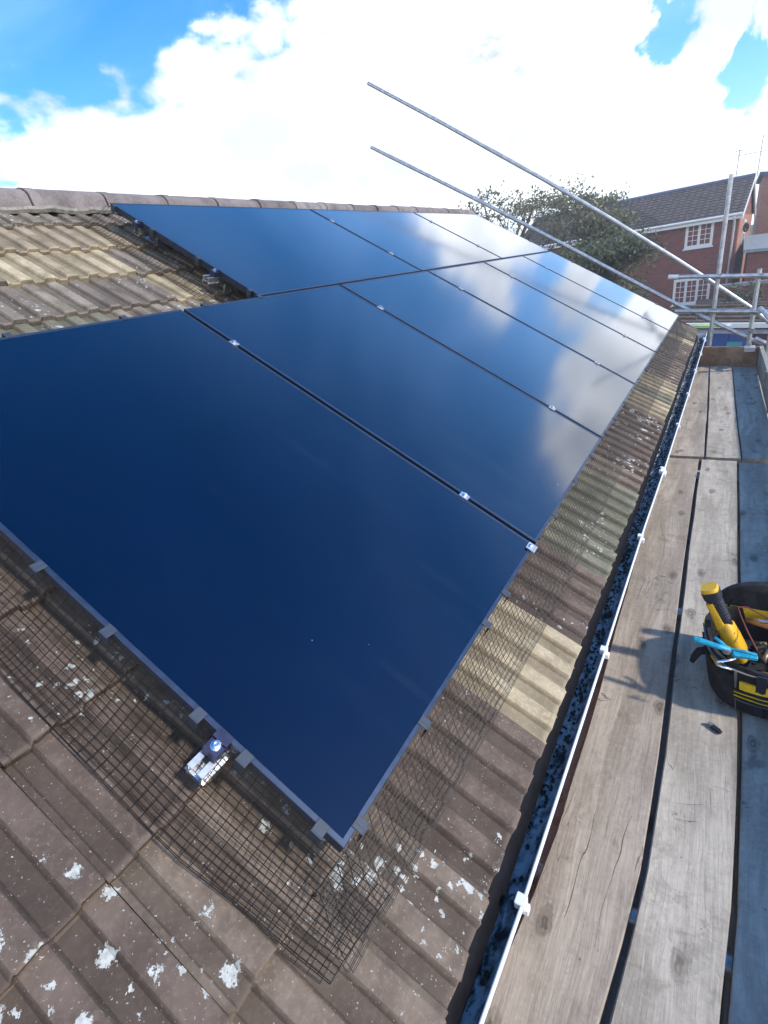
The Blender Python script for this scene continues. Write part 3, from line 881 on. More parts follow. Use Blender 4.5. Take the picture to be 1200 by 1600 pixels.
def rail(u0, u1, v, clamps, ends, label):
    t = thing('mounting_rail', label, 'mounting rail', group='aluminium rails under the panels')
    t.matrix_world = RM.copy()
    obj('channel', rail_mesh(u0, u1, v), t)
    for c_ in clamps: clamp(t, c_, v)
    for u, s_ in ends: clamp(t, u, v, s_)
    for k in range(int((u1 - u0) / 1.2) + 1):
        u = u0 + .12 + k * 1.2
        hk = MB().box((u, v - .02, -.12), (u + .03, v - .005, -.0725)); hk.box((u, v - .02, -.128), (u + .03, v + .10, -.1205))
        obj('roof_hook', hk.mesh('roof_hook', M_ALU), t)


seams = [i * PITCH - .009 for i in range(1, 6)]
rail(-.068, 6 * PITCH + .02, .298, seams, [(0, -1), (6 * PITCH - .018, 1)], 'lower mounting rail whose silver channel end sticks out past the nearest panel')
rail(-.03, 6 * PITCH + .02, 1.45, seams, [(0, -1), (6 * PITCH - .018, 1)], 'mounting rail under the upper part of the lower row of panels')
useams = [US[1] - .009, US[2] - .009]
rail(US[0] - .075, E_ + .02, 2.065, useams, [(US[0], -1), (E_, 1)], 'mounting rail with a bright end showing on the tiles left of the upper row')
rail(US[0] - .02, E_ + .02, 2.66, useams, [(US[0], -1), (E_, 1)], 'topmost mounting rail just under the ridge')


# pigeon netting
def netting(name, label, path, a0, a1, across, clips, sp_long=0.0127, sp_cross=0.0254):
    """path(s, t): roof point, t along the panel edge a0..a1, s 0..across down the bulge"""
    t = thing(name, label, 'bird netting', group='black wire netting round the panel edges')
    t.matrix_world = RM.copy()
    vs = []; fs = []
    r = 0.00100
    def wire(pts):
        b = len(vs)
        for i, p_ in enumerate(pts):
            d = (pts[min(i + 1, len(pts) - 1)] - pts[max(i - 1, 0)])
            d.normalize(); a = d.cross(Vector((0.1, 0.2, 1))).normalized(); c_ = a.cross(d)
            for k in range(3):
                th = 2.094 * k
                vs.append(p_ + a * math.cos(th) * r + c_ * math.sin(th) * r)
        for i in range(len(pts) - 1):
            for k in range(3):
                j = (k + 1) % 3; q_ = b + i * 3
                fs.append((q_ + k, q_ + j, q_ + 3 + j, q_ + 3 + k))
    NS = 9
    n_c = int((a1 - a0) / sp_cross)
    for i in range(n_c + 1):
        tt = a0 + i * sp_cross
        wire([path(across * k / NS, tt) for k in range(NS + 1)])
    n_l = int(across / sp_long)
    step = 0.08
    for j in range(n_l + 1):
        s_ = across * j / n_l
        wire([path(s_, a0 + (a1 - a0) * k / max(1, int((a1 - a0) / step))) for k in range(int((a1 - a0) / step) + 1)])
    o = obj('wire_mesh', mesh('wire_mesh', vs, fs, M_MESH), t, kind='stuff')
    for cm_ in clips:
        mb = MB(); mb.box((-.0125, -.0145, .0008), (.0125, .0105, .0026), bev=.0008); mb.box((-.0125, -.0165, -.034), (.0125, -.0146, .0026)); mb.box((-.003, -.0145, .0027), (.003, .0085, .0033))
        c_ = obj('mesh_clip', mb.mesh('mesh_clip', M_CLIP), t)
        c_.matrix_world = RM @ cm_
    return t


def wob(t, s, amp):
    return amp * (mnoise.noise(Vector((t * 3.1, s * 9, 1.3))) + .5 * mnoise.noise(Vector((t * 11, s * 20, 7.3))))


def prof_eave(s):
    # arc length s -> (distance out, n)
    P = [(.004, -.004), (.020, -.020), (.045, -.040), (.072, -.065), (.098, -.086), (.125, -.103), (.150, -.108), (.163, -.110)]
    L = [0]
    for a, b in zip(P, P[1:]): L.append(L[-1] + math.hypot(b[0] - a[0], b[1] - a[1]))
    s = min(max(s, 0), L[-1] * .9999)
    for i in range(len(P) - 1):
        if s <= L[i + 1]:
            k = (s - L[i]) / (L[i + 1] - L[i]); return (P[i][0] + (P[i + 1][0] - P[i][0]) * k, P[i][1] + (P[i + 1][1] - P[i][1]) * k)


def path_e(s, t):
    d, n_ = prof_eave(s); w = wob(t, s, .010) * min(1, s / .08)
    skew = 0.10 * s * (1 if t < .8 else .6)
    k_ = .82 + .28 * min(1, max(0, t) / 1.2)
    return Vector((t - skew, -d * k_ - w * .6, n_ + w * .5))


def path_l(s, t):
    d, n_ = prof_eave(s); w = wob(t + 9, s, .009) * min(1, s / .08)
    k_ = .80 + .20 * min(1, (t + .112) / .35)
    return Vector((-d * k_ - w * .6, t, max(n_, -.1125) + w * .4 + .001))


def path_u(s, t):
    d, n_ = prof_eave(s); w = wob(t + 19, s, .009) * min(1, s / .08)
    return Vector((US[0] - d - w * .6, t, max(n_, -.1125) + w * .4 + .001))


def I4(u, v, ang): return Matrix.Translation((u, v, 0)) @ Matrix.Rotation(ang, 4, 'Z')


ce = [I4(u, .0, 0) for u in (.049, .305, .678, .834, 1.378, 1.713, 2.03, 2.386, 2.639, 2.981, 3.284, 3.589, 3.95, 4.3, 4.62, 5.0, 5.33, 5.65, 6.0, 6.34, 6.68)]
netting('bird_mesh', 'black wire netting bulging along the eaves edge of the panels, beside the gutter', path_e, -.075, 6 * PITCH, .205, ce)
cl = [I4(.0, v, -math.pi / 2) for v in (.053, .24, .365, .63, .86, 1.15, 1.5)]
netting('bird_mesh', 'strip of black wire netting along the near side of the closest panel, over lichened tiles', path_l, -.105, 1.76, .205, cl)
cu = [I4(US[0], v, -math.pi / 2) for v in (1.83, 2.2, 2.55, 2.86)]
netting('bird_mesh', 'dark wire netting beside the upper row, below the ridge on the left', path_u, 1.77, 2.92, .205, cu)
tc_ = thing('mesh_clips', 'small clips along the top edge of the nearest panels, below the bare tiles', 'clips')
tc_.matrix_world = RM.copy()
for u in (.45, .87, 1.27, 1.62):
    mb = MB(); mb.box((-.0125, -.0145, .0008), (.0125, .0105, .0026), bev=.0008); mb.box((-.0125, -.0165, -.034), (.0125, -.0146, .0026)); mb.box((-.003, -.0145, .0027), (.003, .0085, .0033))
    c_ = obj('mesh_clip', mb.mesh('mesh_clip', M_CLIP), tc_); c_.matrix_world = RM @ I4(u, PH, math.pi)
ec = thing('end_clamp', 'small silver clamp on the eaves frame at the first seam between panels', 'clamp')
ec.matrix_world = RM.copy()
mb = MB().box((1.085, -.004, .0035), (1.125, .022, .006), bev=.001); mb.box((1.085, -.012, -.034), (1.125, -.0042, .006), bev=.001)
obj('plate', mb.mesh('plate', M_ALU), ec)
obj('bolt', auto_smooth(bolt_mb(1.105, .010, .0061, .007).mesh('bolt', M_STEEL)), ec)

# ------------------------------------------------------------------ scaffold walkway
WZ = -0.650


def lerp_t(t, y):
    if y <= t[0][0]: return t[0][1]
    for (a, b), (c_, d) in zip(t, t[1:]):
        if y <= c_: return b + (d - b) * (y - a) / (c_ - a)
    return t[-1][1]


def board_mesh(name, xa, xb, y0, y1, z0, z1, mat, seed, n=26, sag=.0):
    """a 38 mm scaffold board, bowed like real ones; xa / xb give its long edges"""
    rr = random.Random(seed); vs = []; fs = []; rings = []
    ph = rr.random() * 6
    for i in range(n + 1):
        t = i / n; y = y0 + (y1 - y0) * t
        a, b = xa(y), xb(y)
        w1 = .0012 * math.sin(y * 7 + ph) + .0008 * math.sin(y * 23 + ph); w2 = .0012 * math.sin(y * 6.1 + 2 * ph) + .0007 * math.sin(y * 27 + ph)
        a += w1; b += w2; zz = sag * math.sin(y * 1.9 + ph); c_ = .0035
        cup = .0015
        rings.append([(a, y, z0 + zz), (b, y, z0 + zz), (b, y, z1 - c_ + zz), (b - c_, y, z1 + zz), ((a + b) / 2, y, z1 - cup + zz), (a + c_, y, z1 + zz), (a, y, z1 - c_ + zz)])
    mb = MB().loft(rings)
    return mb.mesh(name, mat)


G1 = [(-1.5, .375), (-.2, .385), (.05, .398), (.217, .416), (.527, .447), (1.0, .452), (1.6, .444), (2.6, .432), (3.78, .426)]
G2 = [(-1.5, .595), (0, .61), (.334, .634), (.632, .657), (1.1, .664), (1.7, .666), (2.6, .664), (3.78, .660)]
F1 = [(3.84, .4535), (5.14, .425), (7.12, .366)]
F2 = [(3.84, .682), (5.14, .645), (7.12, .598)]
F3 = [(3.84, .895), (4.85, .873), (7.0, .828)]
hg = .0085
BD = [('tan_a', lambda y: lerp_t(G1, y) - hg - .225, lambda y: lerp_t(G1, y) - hg, -1.4, 3.80, M_W1, 'long tan scaffold board beside the gutter, lower half of the walkway'),
      ('grey', lambda y: lerp_t(G1, y) + hg, lambda y: lerp_t(G2, y) - hg * .8, -1.4, 3.79, M_W2, 'pale grey middle board of the near walkway, with knots, the tool bag on its edge'),
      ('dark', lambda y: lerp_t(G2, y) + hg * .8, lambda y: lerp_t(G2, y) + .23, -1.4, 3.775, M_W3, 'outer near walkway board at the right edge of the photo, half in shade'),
      ('far1', lambda y: lerp_t(F1, y) - hg * .8 - .225, lambda y: lerp_t(F1, y) - hg * .8, 3.835, 7.09, M_W4, 'tan board beside the gutter in the far walkway section'),
      ('far2', lambda y: lerp_t(F1, y) + hg * .8, lambda y: lerp_t(F2, y) - hg * .5, 3.83, 7.04, M_W2, 'pale middle board of the far walkway section'),
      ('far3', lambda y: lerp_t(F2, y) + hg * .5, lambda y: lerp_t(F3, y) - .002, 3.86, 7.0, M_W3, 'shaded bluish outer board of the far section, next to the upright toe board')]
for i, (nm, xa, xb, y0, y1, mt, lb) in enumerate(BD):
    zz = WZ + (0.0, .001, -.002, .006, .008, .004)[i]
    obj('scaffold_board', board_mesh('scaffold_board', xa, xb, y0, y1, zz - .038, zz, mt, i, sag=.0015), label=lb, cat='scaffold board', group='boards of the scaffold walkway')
# lower boards added to block light below, so the gaps stay dark
for i in range(3):
    x0 = .10 + i * .27
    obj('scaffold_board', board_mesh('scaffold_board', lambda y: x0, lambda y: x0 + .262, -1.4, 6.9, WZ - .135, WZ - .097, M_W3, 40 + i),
        label=('added lower board that keeps the gap nearest the gutter dark', 'added lower board that blocks light beneath the middle of the walkway', 'added lower board that blocks light beneath the outer edge of the walkway')[i], cat='scaffold board', group='boards added under the walkway to darken its gaps')
tr = MB()
for yy in (-.9, .5, 1.9, 3.6, 4.0, 5.4, 6.7):
    tr = MB().pipe((-.0, yy, WZ - .0665), (1.25, yy, WZ - .0665), .0241)
    obj('scaffold_tube', auto_smooth(tr.mesh('scaffold_tube', M_GALV)), label='cross tube under the walkway boards, ' + {-.9: 'behind the camera', .5: 'below the bottom edge of the photo', 1.9: 'just beyond the tool bag', 3.6: 'on the near side of the board joint', 4.0: 'on the far side of the board joint', 5.4: 'halfway along the far section', 6.7: 'nearest the end board'}[yy], cat='scaffold tube', group='cross tubes under the walkway')

# end board and toe board
eb = MB()
A, B = Vector((.232, 7.125, 0)), Vector((.826, 6.925, 0))
d = (B - A).normalized(); nrm = Vector((-d.y, d.x, 0))
rings = []
for i in range(13):
    t = i / 12; p_ = A + (B - A) * t; wz = .002 * math.sin(i * 1.7)
    rings.append([p_ + Vector((0, 0, WZ + .004)), p_ + nrm * .038 + Vector((0, 0, WZ + .004)), p_ + nrm * .038 + Vector((0, 0, WZ + .228 + wz)), p_ + Vector((0, 0, WZ + .228 + wz))])
eb.loft(rings)
obj('end_board', eb.mesh('end_board', M_W5), label='brown stained board standing on edge across the far end of the walkway', cat='scaffold board')
tbm = MB(); rings = []
for i in range(15):
    y = 4.55 + (6.98 - 4.55) * i / 14; x = lerp_t(F3, y) + .004
    rings.append([(x, y, WZ + .006), (x + .038, y, WZ + .006), (x + .038, y, WZ + .232), (x, y, WZ + .232)])
tbm.loft(rings)
obj('toe_board', tbm.mesh('toe_board', M_W6), label='grey toe board standing on edge along the outer side of the far walkway', cat='scaffold board')
tb2 = MB(); rings = []
for i in range(19):
    y = -1.3 + (4.549 + 1.3) * i / 18; x = lerp_t(G2, y) + .236 if y < 3.8 else lerp_t(F3, y) + .004
    rings.append([(x, y, WZ + .002), (x + .038, y, WZ + .002), (x + .038, y, WZ + .228), (x, y, WZ + .228)])
tb2.loft(rings)
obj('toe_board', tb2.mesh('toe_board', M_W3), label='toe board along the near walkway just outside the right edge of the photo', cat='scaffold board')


# ------------------------------------------------------------------ scaffold tubes
def coupler(parent, at_, ax1, ax2):
    """double coupler: two clamped collars at a crossing with their bolts"""
    at_ = Vector(at_); mb = MB()
    for ax, off in ((Vector(ax1).normalized(), -.0), (Vector(ax2).normalized(), .0)):
        mb.tube([at_ - ax * .028, at_ - ax * .024, at_ + ax * .024, at_ + ax * .028], [.028, .0315, .0315, .028], 12)
    a1, a2 = Vector(ax1).normalized(), Vector(ax2).normalized()
    nn_ = a1.cross(a2).normalized()
    for s_, ax in ((1, a1), (-1, a2)):
        pp = at_ + nn_ * .012 * s_ + (a1 + a2).normalized() * .036 * s_
        mb.tube([pp - nn_ * .035, pp + nn_ * .03], .0065, 6)
        mb.tube([pp + nn_ * .022, pp + nn_ * .036], .012, 6)
    o = obj('coupler', auto_smooth(mb.mesh('coupler', M_GALVD), 35), parent)
    return o


def stube(p0, p1, label, group, r=.0241, coups=(), sleeve=None, bow=None):
    t = thing('scaffold_tube', label, 'scaffold tube', group=group)
    if bow:
        mb = MB().tube([p0] + bow + [p1], r, 16)
        d = (Vector(bow[0]) - Vector(p0)).normalized()
        mb.tube([Vector(p0) - d * .0006, Vector(p0) - d * .0003], r - .004, 16, 1)
        obj('tube', auto_smooth(mb.mesh('tube', [M_GALV, M_CUT])), t)
    else: obj('tube', auto_smooth(MB().pipe(p0, p1, r).mesh('tube', M_GALV)), t)
    for c_ in coups: coupler(t, *c_)
    if sleeve:
        obj('end_sleeve', auto_smooth(MB().pipe(sleeve[0], sleeve[1], r + .003, .002).mesh('end_sleeve', M_WHITE)), t)
    return t


Xa = (.92, 0, -.10); Za = (0, 0, 1)
GRP = 'galvanised tubes of the scaffold frame at the gable end'
stube((.338, 7.50, 1.40), (.318, 7.46, GZ), 'tall upright scaffold tube left of the frame, standing against the red house', GRP,
      coups=[((.336, 7.475, .345), Xa, Za), ((.334, 7.475, -.055), Xa, Za), ((.330, 7.50, -.315), (.84, 0, -.55), Za)])
stube((.741, 7.50, .372), (.765, 7.46, GZ), 'short upright scaffold tube ending level with the lower house window', GRP,
      coups=[((.743, 7.475, .298), Xa, Za), ((.75, 7.475, -.10), Xa, Za), ((.752, 7.49, -.32), (1, 0, -.1), Za)])
stube((-.197, 7.45, .402), (1.55, 7.45, .215), 'upper horizontal guard tube with a white sleeve on its left end', GRP, sleeve=((-.201, 7.45, .4025), (-.09, 7.45, .3907)))
stube((-.095, 7.45, -.012), (1.55, 7.45, -.175), 'lower horizontal guard tube crossing in front of the house below its window', GRP)
GR2 = 'two long tubes rising over the gable'
stube((-4.319, 7.58, 3.492), (1.30, 7.58, -.59), 'upper of the two long diagonal tubes against the clouds', GR2, bow=[(-3.2, 7.58, 2.745), (-1.784, 7.58, 1.78), (-.968, 7.58, 1.20), (-.12, 7.58, .575), (.405, 7.58, .175), (.70, 7.58, -.055)])
stube((-4.403, 7.58, 2.733), (.905, 7.58, -.515), 'lower of the two long diagonal tubes, crossing in front of the tree', GR2, bow=[(-2.7, 7.58, 1.70), (-1.357, 7.58, .86), (-.60, 7.58, .375), (-.138, 7.58, .085), (.30, 7.58, -.175), (.65, 7.58, -.375)])
stube((.80, 7.40, -.40), (.96, 7.36, -.49), 'short pale tube stub beside the foot of the second upright', GRP)
stube((.905, 6.78, .02), (.905, 6.78, GZ), 'upright tube behind the toe board at the right edge of the photo', GRP,
      coups=[((.905, 6.80, -.10), Xa, Za)])
stube((.80, 7.38, -.055), (.98, 6.75, -.22), 'short sloping tube leaving the right-hand coupler towards the photo edge', GRP)
cb = MB().box((.690, 6.86, WZ + .226), (.795, 7.03, WZ + .234), bev=.002); cb.box((.690, 6.875, WZ + .19), (.795, 6.885, WZ + .2259))
cb.tube([(.745, 6.99, WZ + .23), (.745, 6.99, WZ + .27)], .012, 8)
obj('board_clip', cb.mesh('board_clip', M_GALV), label='flat metal clip hooked over the top of the end board', cat='clip')
cb = MB(); cb.box((.845, 5.62, WZ + .12), (.875, 5.66, WZ + .235), bev=.003); cb.tube([(.86, 5.64, WZ + .17), (.93, 5.64, WZ + .17)], .018, 10)
obj('toe_board_bracket', cb.mesh('toe_board_bracket', M_GALVD), label='steel bracket clamping the grey toe board', cat='bracket')
for X_, Y_, Z_ in ((.905, 5.64, WZ + .1),):
    pass

# ------------------------------------------------------------------ tool bag
M_BLACKF = cloth('black_canvas', (0.010, 0.010, 0.013))
M_BLACKR = plain('black_rubber', (0.018, 0.022, 0.035), 0.5, 0, 0.2, 60)
m, q, p, pos = newmat('scuffed_yellow_plastic')
a = q.ramp(q.noise(pos, 30, 6, 0.7), 0.54, 0.72); b = q.ramp(q.noise(q.mapping(pos, (90, 30, 30)), 1.0, 5, 0.7), 0.60, 0.72)
c = q.mix(q.math('MULTIPLY', a, 0.55), (0.74, 0.42, 0.02), (0.26, 0.17, 0.04)); c = q.mix(q.math('MULTIPLY', b, 0.6), c, (0.16, 0.12, 0.07))
q.link(c, p.inputs['Base Color']); q.put(p.inputs['Roughness'], q.math('ADD', 0.42, q.math('MULTIPLY', a, 0.3))); bump(q, p, b, 0.3, 0.002)
M_YEL = m
M_YELF = plain('yellow_fabric', (0.72, 0.50, 0.02), 0.75, 0, 0.15, 60, 0.3)
M_CYAN = plain('cyan_grip', (0.012, 0.30, 0.46), 0.5, 0, 0.3, 60, 0.15)
M_HANDLEW = plain('varnished_handle', (0.42, 0.20, 0.08), 0.45, 0, 0.2, 30)
M_CORD = plain('maroon_cord', (0.20, 0.05, 0.04), 0.7)
bag = thing('tool_bag', 'open black and yellow tool bag on the grey boards at the right edge', 'tool bag', (0.785, 1.475, WZ))


def se(cx, cy, hx, hy, z, n=36, pw=.62, rot=R(7), tilt=0.0):
    o_ = []
    for k in range(n):
        a = 2 * math.pi * k / n; c_, s_ = math.cos(a), math.sin(a)
        x = math.copysign(abs(c_) ** pw, c_) * hx; y = math.copysign(abs(s_) ** pw, s_) * hy
        o_.append((cx + x * math.cos(rot) - y * math.sin(rot), cy + x * math.sin(rot) + y * math.cos(rot), z + tilt * y))
    return o_


rr = random.Random(3)
body = MB()
lev = [(.004, .195, .168), (.012, .212, .184), (.05, .224, .192), (.10, .234, .196), (.15, .243, .198), (.195, .248, .198), (.205, .245, .195)]
rings = []
for z, hx, hy in lev:
    ring = se(0, 0, hx, hy, z)
    rings.append([(x + .010 * mnoise.noise(Vector((x * 11, y * 11, zz * 16))), y + .010 * mnoise.noise(Vector((x * 14 + 5, y * 14, zz * 18))), zz) for x, y, zz in ring])
for z, hx, hy in [(.203, .234, .184), (.15, .228, .180), (.09, .215, .175), (.07, .20, .165)]:
    rings.append(se(0, 0, hx, hy, z))
body.loft(rings)
obj('bag_body', auto_smooth(body.mesh('bag_body', M_BLACKF), 60), bag)
# tall stiff back wall
bw = MB(); rings = []
for yy, dz in ((.168, 0), (.172, .004), (.196, .004), (.200, 0)):
    ring = []
    for k in range(25):
        a = math.pi * k / 24
        ring.append((-.02 + -.21 * math.copysign(abs(math.cos(a)) ** .8, math.cos(a)), yy + .0, .15 + (.165 + dz) * abs(math.sin(a)) ** .75))
    ring = ring + [(.19, yy, .02), (-.22, yy, .02)]
    rings.append(ring)
bw.loft(rings)
bwo = obj('back_wall', auto_smooth(bw.mesh('back_wall', M_BLACKF), 50), bag)
yb_ = MB().box((-.19, .1625, .150), (.20, .1668, .205)); obj('inner_band', yb_.mesh('inner_band', M_YELF), bag)


def strip_on_bag(name, a0, a1, z0, z1, mat, off=.003, wave=0.0, n=16):
    vs = []; fs = []
    for i in range(n + 1):
        a = a0 + (a1 - a0) * i / n
        for z in (z0 + wave * math.sin(i * .6), z1 + wave * math.sin(i * .6)):
            zl = max(.012, min(.195, z))
            for (za, xa, ya), (zb, xb, yb2) in zip(lev, lev[1:]):
                if za <= zl <= zb:
                    t = (zl - za) / (zb - za); hx, hy = xa + (xb - xa) * t, ya + (yb2 - ya) * t
            c_, s_ = math.cos(a), math.sin(a)
            x = math.copysign(abs(c_) ** .62, c_) * (hx + off); y = math.copysign(abs(s_) ** .62, s_) * (hy + off)
            rt = R(7)
            px_, py_ = x * math.cos(rt) - y * math.sin(rt), x * math.sin(rt) + y * math.cos(rt)
            vs.append((px_, py_, z)); vs.append((px_ * .965, py_ * .965, z))
    for i in range(n):
        k = i * 4
        fs += [(k, k + 4, k + 6, k + 2), (k, k + 1, k + 5, k + 4), (k + 2, k + 6, k + 7, k + 3)]
    fs += [(0, 2, 3, 1), (n * 4, n * 4 + 1, n * 4 + 3, n * 4 + 2)]
    return obj(name, mesh(name, vs, fs, mat), bag)


PI = math.pi
strip_on_bag('yellow_pocket_band', PI * 1.33, PI * 1.75, .118, .152, M_YELF, .007)
strip_on_bag('piping', PI * 1.29, PI * 1.80, .096, .0995, M_YELF, .0075, .003)
strip_on_bag('piping', PI * 1.27, PI * 1.80, .078, .0815, M_YELF, .0075, .003)
strip_on_bag('piping', PI * 1.06, PI * 1.17, .110, .1135, M_YELF, .005)
strip_on_bag('yellow_side_patch', PI * 1.10, PI * 1.20, .148, .176, M_YELF, .005)
strip_on_bag('yellow_side_patch', PI * .86, PI * .96, .160, .192, M_YELF, .005)
def stitch_line(a0, a1, z):
    strip_on_bag('stitching', a0, a1, z, z + .0012, M_SEAM, .0085, 0, 14)


M_SEAM = plain('grey_thread', (0.16, 0.16, 0.15), 0.8)
stitch_line(PI * .95, PI * 1.78, .1905)
stitch_line(PI * 1.30, PI * 1.75, .064)
for a_ in (1.30, 1.47, 1.64):
    strip_on_bag('seam', PI * a_, PI * (a_ + .006), .012, .19, M_SEAM, .0078, 0, 2)
strip_on_bag('webbing_strap', PI * 1.40, PI * 1.435, .02, .20, M_BLACKR, .011, 0, 3)
strip_on_bag('side_pocket', PI * .98, PI * 1.30, .02, .17, M_BLACKF, .012)
strip_on_bag('front_pocket', PI * 1.30, PI * 1.75, .01, .112, M_BLACKF, .0055)
# front flap standing up at the right and the strap tab on the left
fl = MB(); rings = []
for yy in (-.165, -.155):
    rings.append([(.03, yy, .10), (.23, yy, .10), (.23, yy - .01, .26), (.13, yy - .005, .262), (.075, yy, .225), (.045, yy, .17)])
fl.loft(rings); obj('front_flap', fl.mesh('front_flap', M_BLACKF), bag)
obj('rivet', auto_smooth(bolt_mb(0, 0, 0, .005).mesh('rivet', M_STEEL)), bag, loc=(.075, -.168, .135), rot=(PI / 2, 0, 0))
obj('rivet', auto_smooth(bolt_mb(0, 0, 0, .005).mesh('rivet', M_STEEL)), bag, loc=(.115, -.168, .15), rot=(PI / 2, 0, 0))
tb_ = MB().tube([(-.235, -.06, .14), (-.262, -.07, .135), (-.275, -.075, .105), (-.280, -.08, .085)], [.020, .018, .015, .009], 8, flat=.6)
obj('strap_tab', tb_.mesh('strap_tab', M_BLACKF, True), bag)
tb_ = MB().tube([(-.19, .17, .19), (-.15, .185, .27), (-.05, .19, .325), (.08, .19, .335), (.19, .185, .27), (.23, .17, .18)], [.014] * 6, 8, flat=.45)
obj('carry_handle', tb_.mesh('carry_handle', M_BLACKF, True), bag)

# power tool handle sticking out
drill = thing('power_tool', 'yellow and black power tool standing grip up in the tool bag', 'power tool')
D0, D1, D2 = Vector((.527, 1.50, -.292)), Vector((.592, 1.50, -.435)), Vector((.668, 1.49, -.60))
gripv = (D1 - D0).normalized()
mb = MB().tube([D0 + gripv * .02, D0 + gripv * .05, D0 + gripv * .09, D1 + gripv * .005, D1 + gripv * .02], [.022, .021, .0225, .022, .016], 16, flat=1.15, power=.85)
obj('rubber_grip', auto_smooth(mb.mesh('rubber_grip', M_BLACKR), 50), drill)
mb = MB().tube([D0 + gripv * .008, D0 + gripv * .012, D0 + gripv * .040, D0 + gripv * .046], [.030, .034, .033, .024], 16, flat=.9, power=.6)
obj('battery_foot', auto_smooth(mb.mesh('battery_foot', M_BLACKR), 40), drill)
mb = MB().tube([D0 - gripv * .006, D0 + gripv * .0075], [.029, .032], 16, flat=.9, power=.6)
mb.tube([D0 + gripv * .05 + Vector((-.012, -.012, -.012)), D0 + gripv * .10 + Vector((-.010, -.012, -.010)), D1 + Vector((-.008, -.010, -.016))], [.014, .015, .020], 10, power=.8)
obj('yellow_casing', auto_smooth(mb.mesh('yellow_casing', M_YEL), 40), drill)
bd = (D2 - D1).normalized()
mb = MB().tube([D1 - bd * .010, D1 + bd * .01, D1 + bd * .06, D1 + bd * .11, D1 + bd * .15], [.022, .034, .040, .043, .042], 20, flat=.8, power=.7)
obj('motor_body', auto_smooth(mb.mesh('motor_body', M_YEL), 40), drill)
side = bd.cross(Vector((0, 1, 0))).normalized(); frn = side.cross(bd)
if frn.y > 0: frn = -frn
mb = MB()
for k in range(5):
    pc = D1 + bd * (.055 + .012 * k) + frn * .0325
    mb.tube([pc - side * .018, pc + side * .018], .0022, 6)
obj('vent_slots', mb.mesh('vent_slots', M_BLACKR), drill)
mb = MB()
for a_, b_ in ((.03, .02), (.13, .028), (.13, -.028)):
    pc = D1 + bd * a_ + side * b_ + frn * (.029 if a_ > .1 else .026)
    mb.tube([pc - frn * .003, pc + frn * .002], .0042, 10)
obj('screws', mb.mesh('screws', M_STEEL), drill)
mb = MB()
for k in range(7):
    pc = D0 + gripv * (.058 + .012 * k)
    mb.tube([pc - gripv * .0018, pc + gripv * .0018], .0238, 14, flat=1.15, power=.85)
obj('grip_ribs', mb.mesh('grip_ribs', M_BLACKR, True), drill)
mb = MB().tube([D1 + bd * .1505, D1 + bd * .19], [.043, .040], 20, flat=.8, power=.7)
obj('nose', auto_smooth(mb.mesh('nose', M_BLACKR), 40), drill)

pl_ = thing('wire_cutters', 'cyan handled cutters lying across the rim of the tool bag', 'pliers')
P0, P1 = Vector((.495, 1.31, -.389)), Vector((.650, 1.30, -.405))
mb = MB().tube([P0, P0 + (P1 - P0) * .06, P0 + (P1 - P0) * .5, P0 + (P1 - P0) * .72], [.008, .0125, .0115, .012], 10, flat=.7)
obj('handle', mb.mesh('handle', M_CYAN, True), pl_)
mb = MB().tube([(.560, 1.345, -.392), (.580, 1.335, -.402), (.600, 1.315, -.408), (.625, 1.305, -.406)], [.006, .0085, .009, .010], 10, flat=.7)
obj('handle', mb.mesh('handle', M_CYAN, True), pl_)
mb = MB().box((-.030, -.016, -.007), (.040, .014, .007), bev=.003, M=Matrix.Translation((.642, 1.30, -.405)) @ Matrix.Rotation(.12, 4, 'Z'))
mb.tube([(.61, 1.306, -.396), (.645, 1.304, -.393), (.68, 1.302, -.397)], [.004, .005, .004], 8)
obj('jaw_cover', mb.mesh('jaw_cover', M_CYAN), pl_)
mb = MB().tube([(.597, 1.303, -.412), (.597, 1.303, -.394)], .014, 14)
obj('pivot', auto_smooth(mb.mesh('pivot', M_LEAD)), pl_)
mb = MB().tube([(.622, 1.26, -.398), (.600, 1.245, -.400), (.575, 1.24, -.409), (.568, 1.24, -.416), (.572, 1.24, -.424), (.590, 1.24, -.427), (.616, 1.24, -.430)], .0045, 8)
obj('hex_key', mb.mesh('hex_key', M_STEEL, True), label='bent silver hex key hooked over the bag rim below the cutters', cat='hex key')
tool = thing('hand_tool', 'wooden handled hand tool lying inside the bag beside the yellow one', 'hand tool')
mb = MB().tube([(.665, 1.60, -.475), (.70, 1.585, -.463), (.78, 1.55, -.452), (.86, 1.52, -.448)], [.008, .015, .017, .014], 10)
obj('handle', mb.mesh('handle', M_HANDLEW, True), tool)
mb = MB().tube([(.70, 1.56, -.44), (.735, 1.545, -.425)], .006, 8); mb.box((.74, 1.50, -.475), (.80, 1.53, -.468))
obj('ferrule', mb.mesh('ferrule', M_STEEL), tool)
mb = MB().tube([(.690, 1.40, -.452), (.665, 1.47, -.44), (.640, 1.56, -.43), (.630, 1.60, -.42), (.66, 1.60, -.415), (.72, 1.57, -.425), (.78, 1.54, -.43)], .0028, 6)
obj('cord', mb.mesh('cord', M_CORD, True), label='thin maroon cord looped over the tools in the bag', cat='cord')
mb = MB()
for i in range(26):
    x, y_ = rnd.uniform(.66, .96), rnd.uniform(1.36, 1.6)
    p_ = Vector((x, y_, WZ + .10 + rnd.uniform(-.01, .03))); q_ = p_ + Vector((rnd.uniform(-.05, .05), rnd.uniform(-.05, .05), rnd.uniform(0, .025)))
    mb.tube([p_, q_], rnd.uniform(.004, .009), 6)
obj('loose_fittings', mb.mesh('loose_fittings', plain('mixed_metal_fittings', (0.22, 0.17, 0.12), .4, .5, .5, 30), True), kind='stuff', label='jumble of small fittings inside the tool bag', cat='fittings')
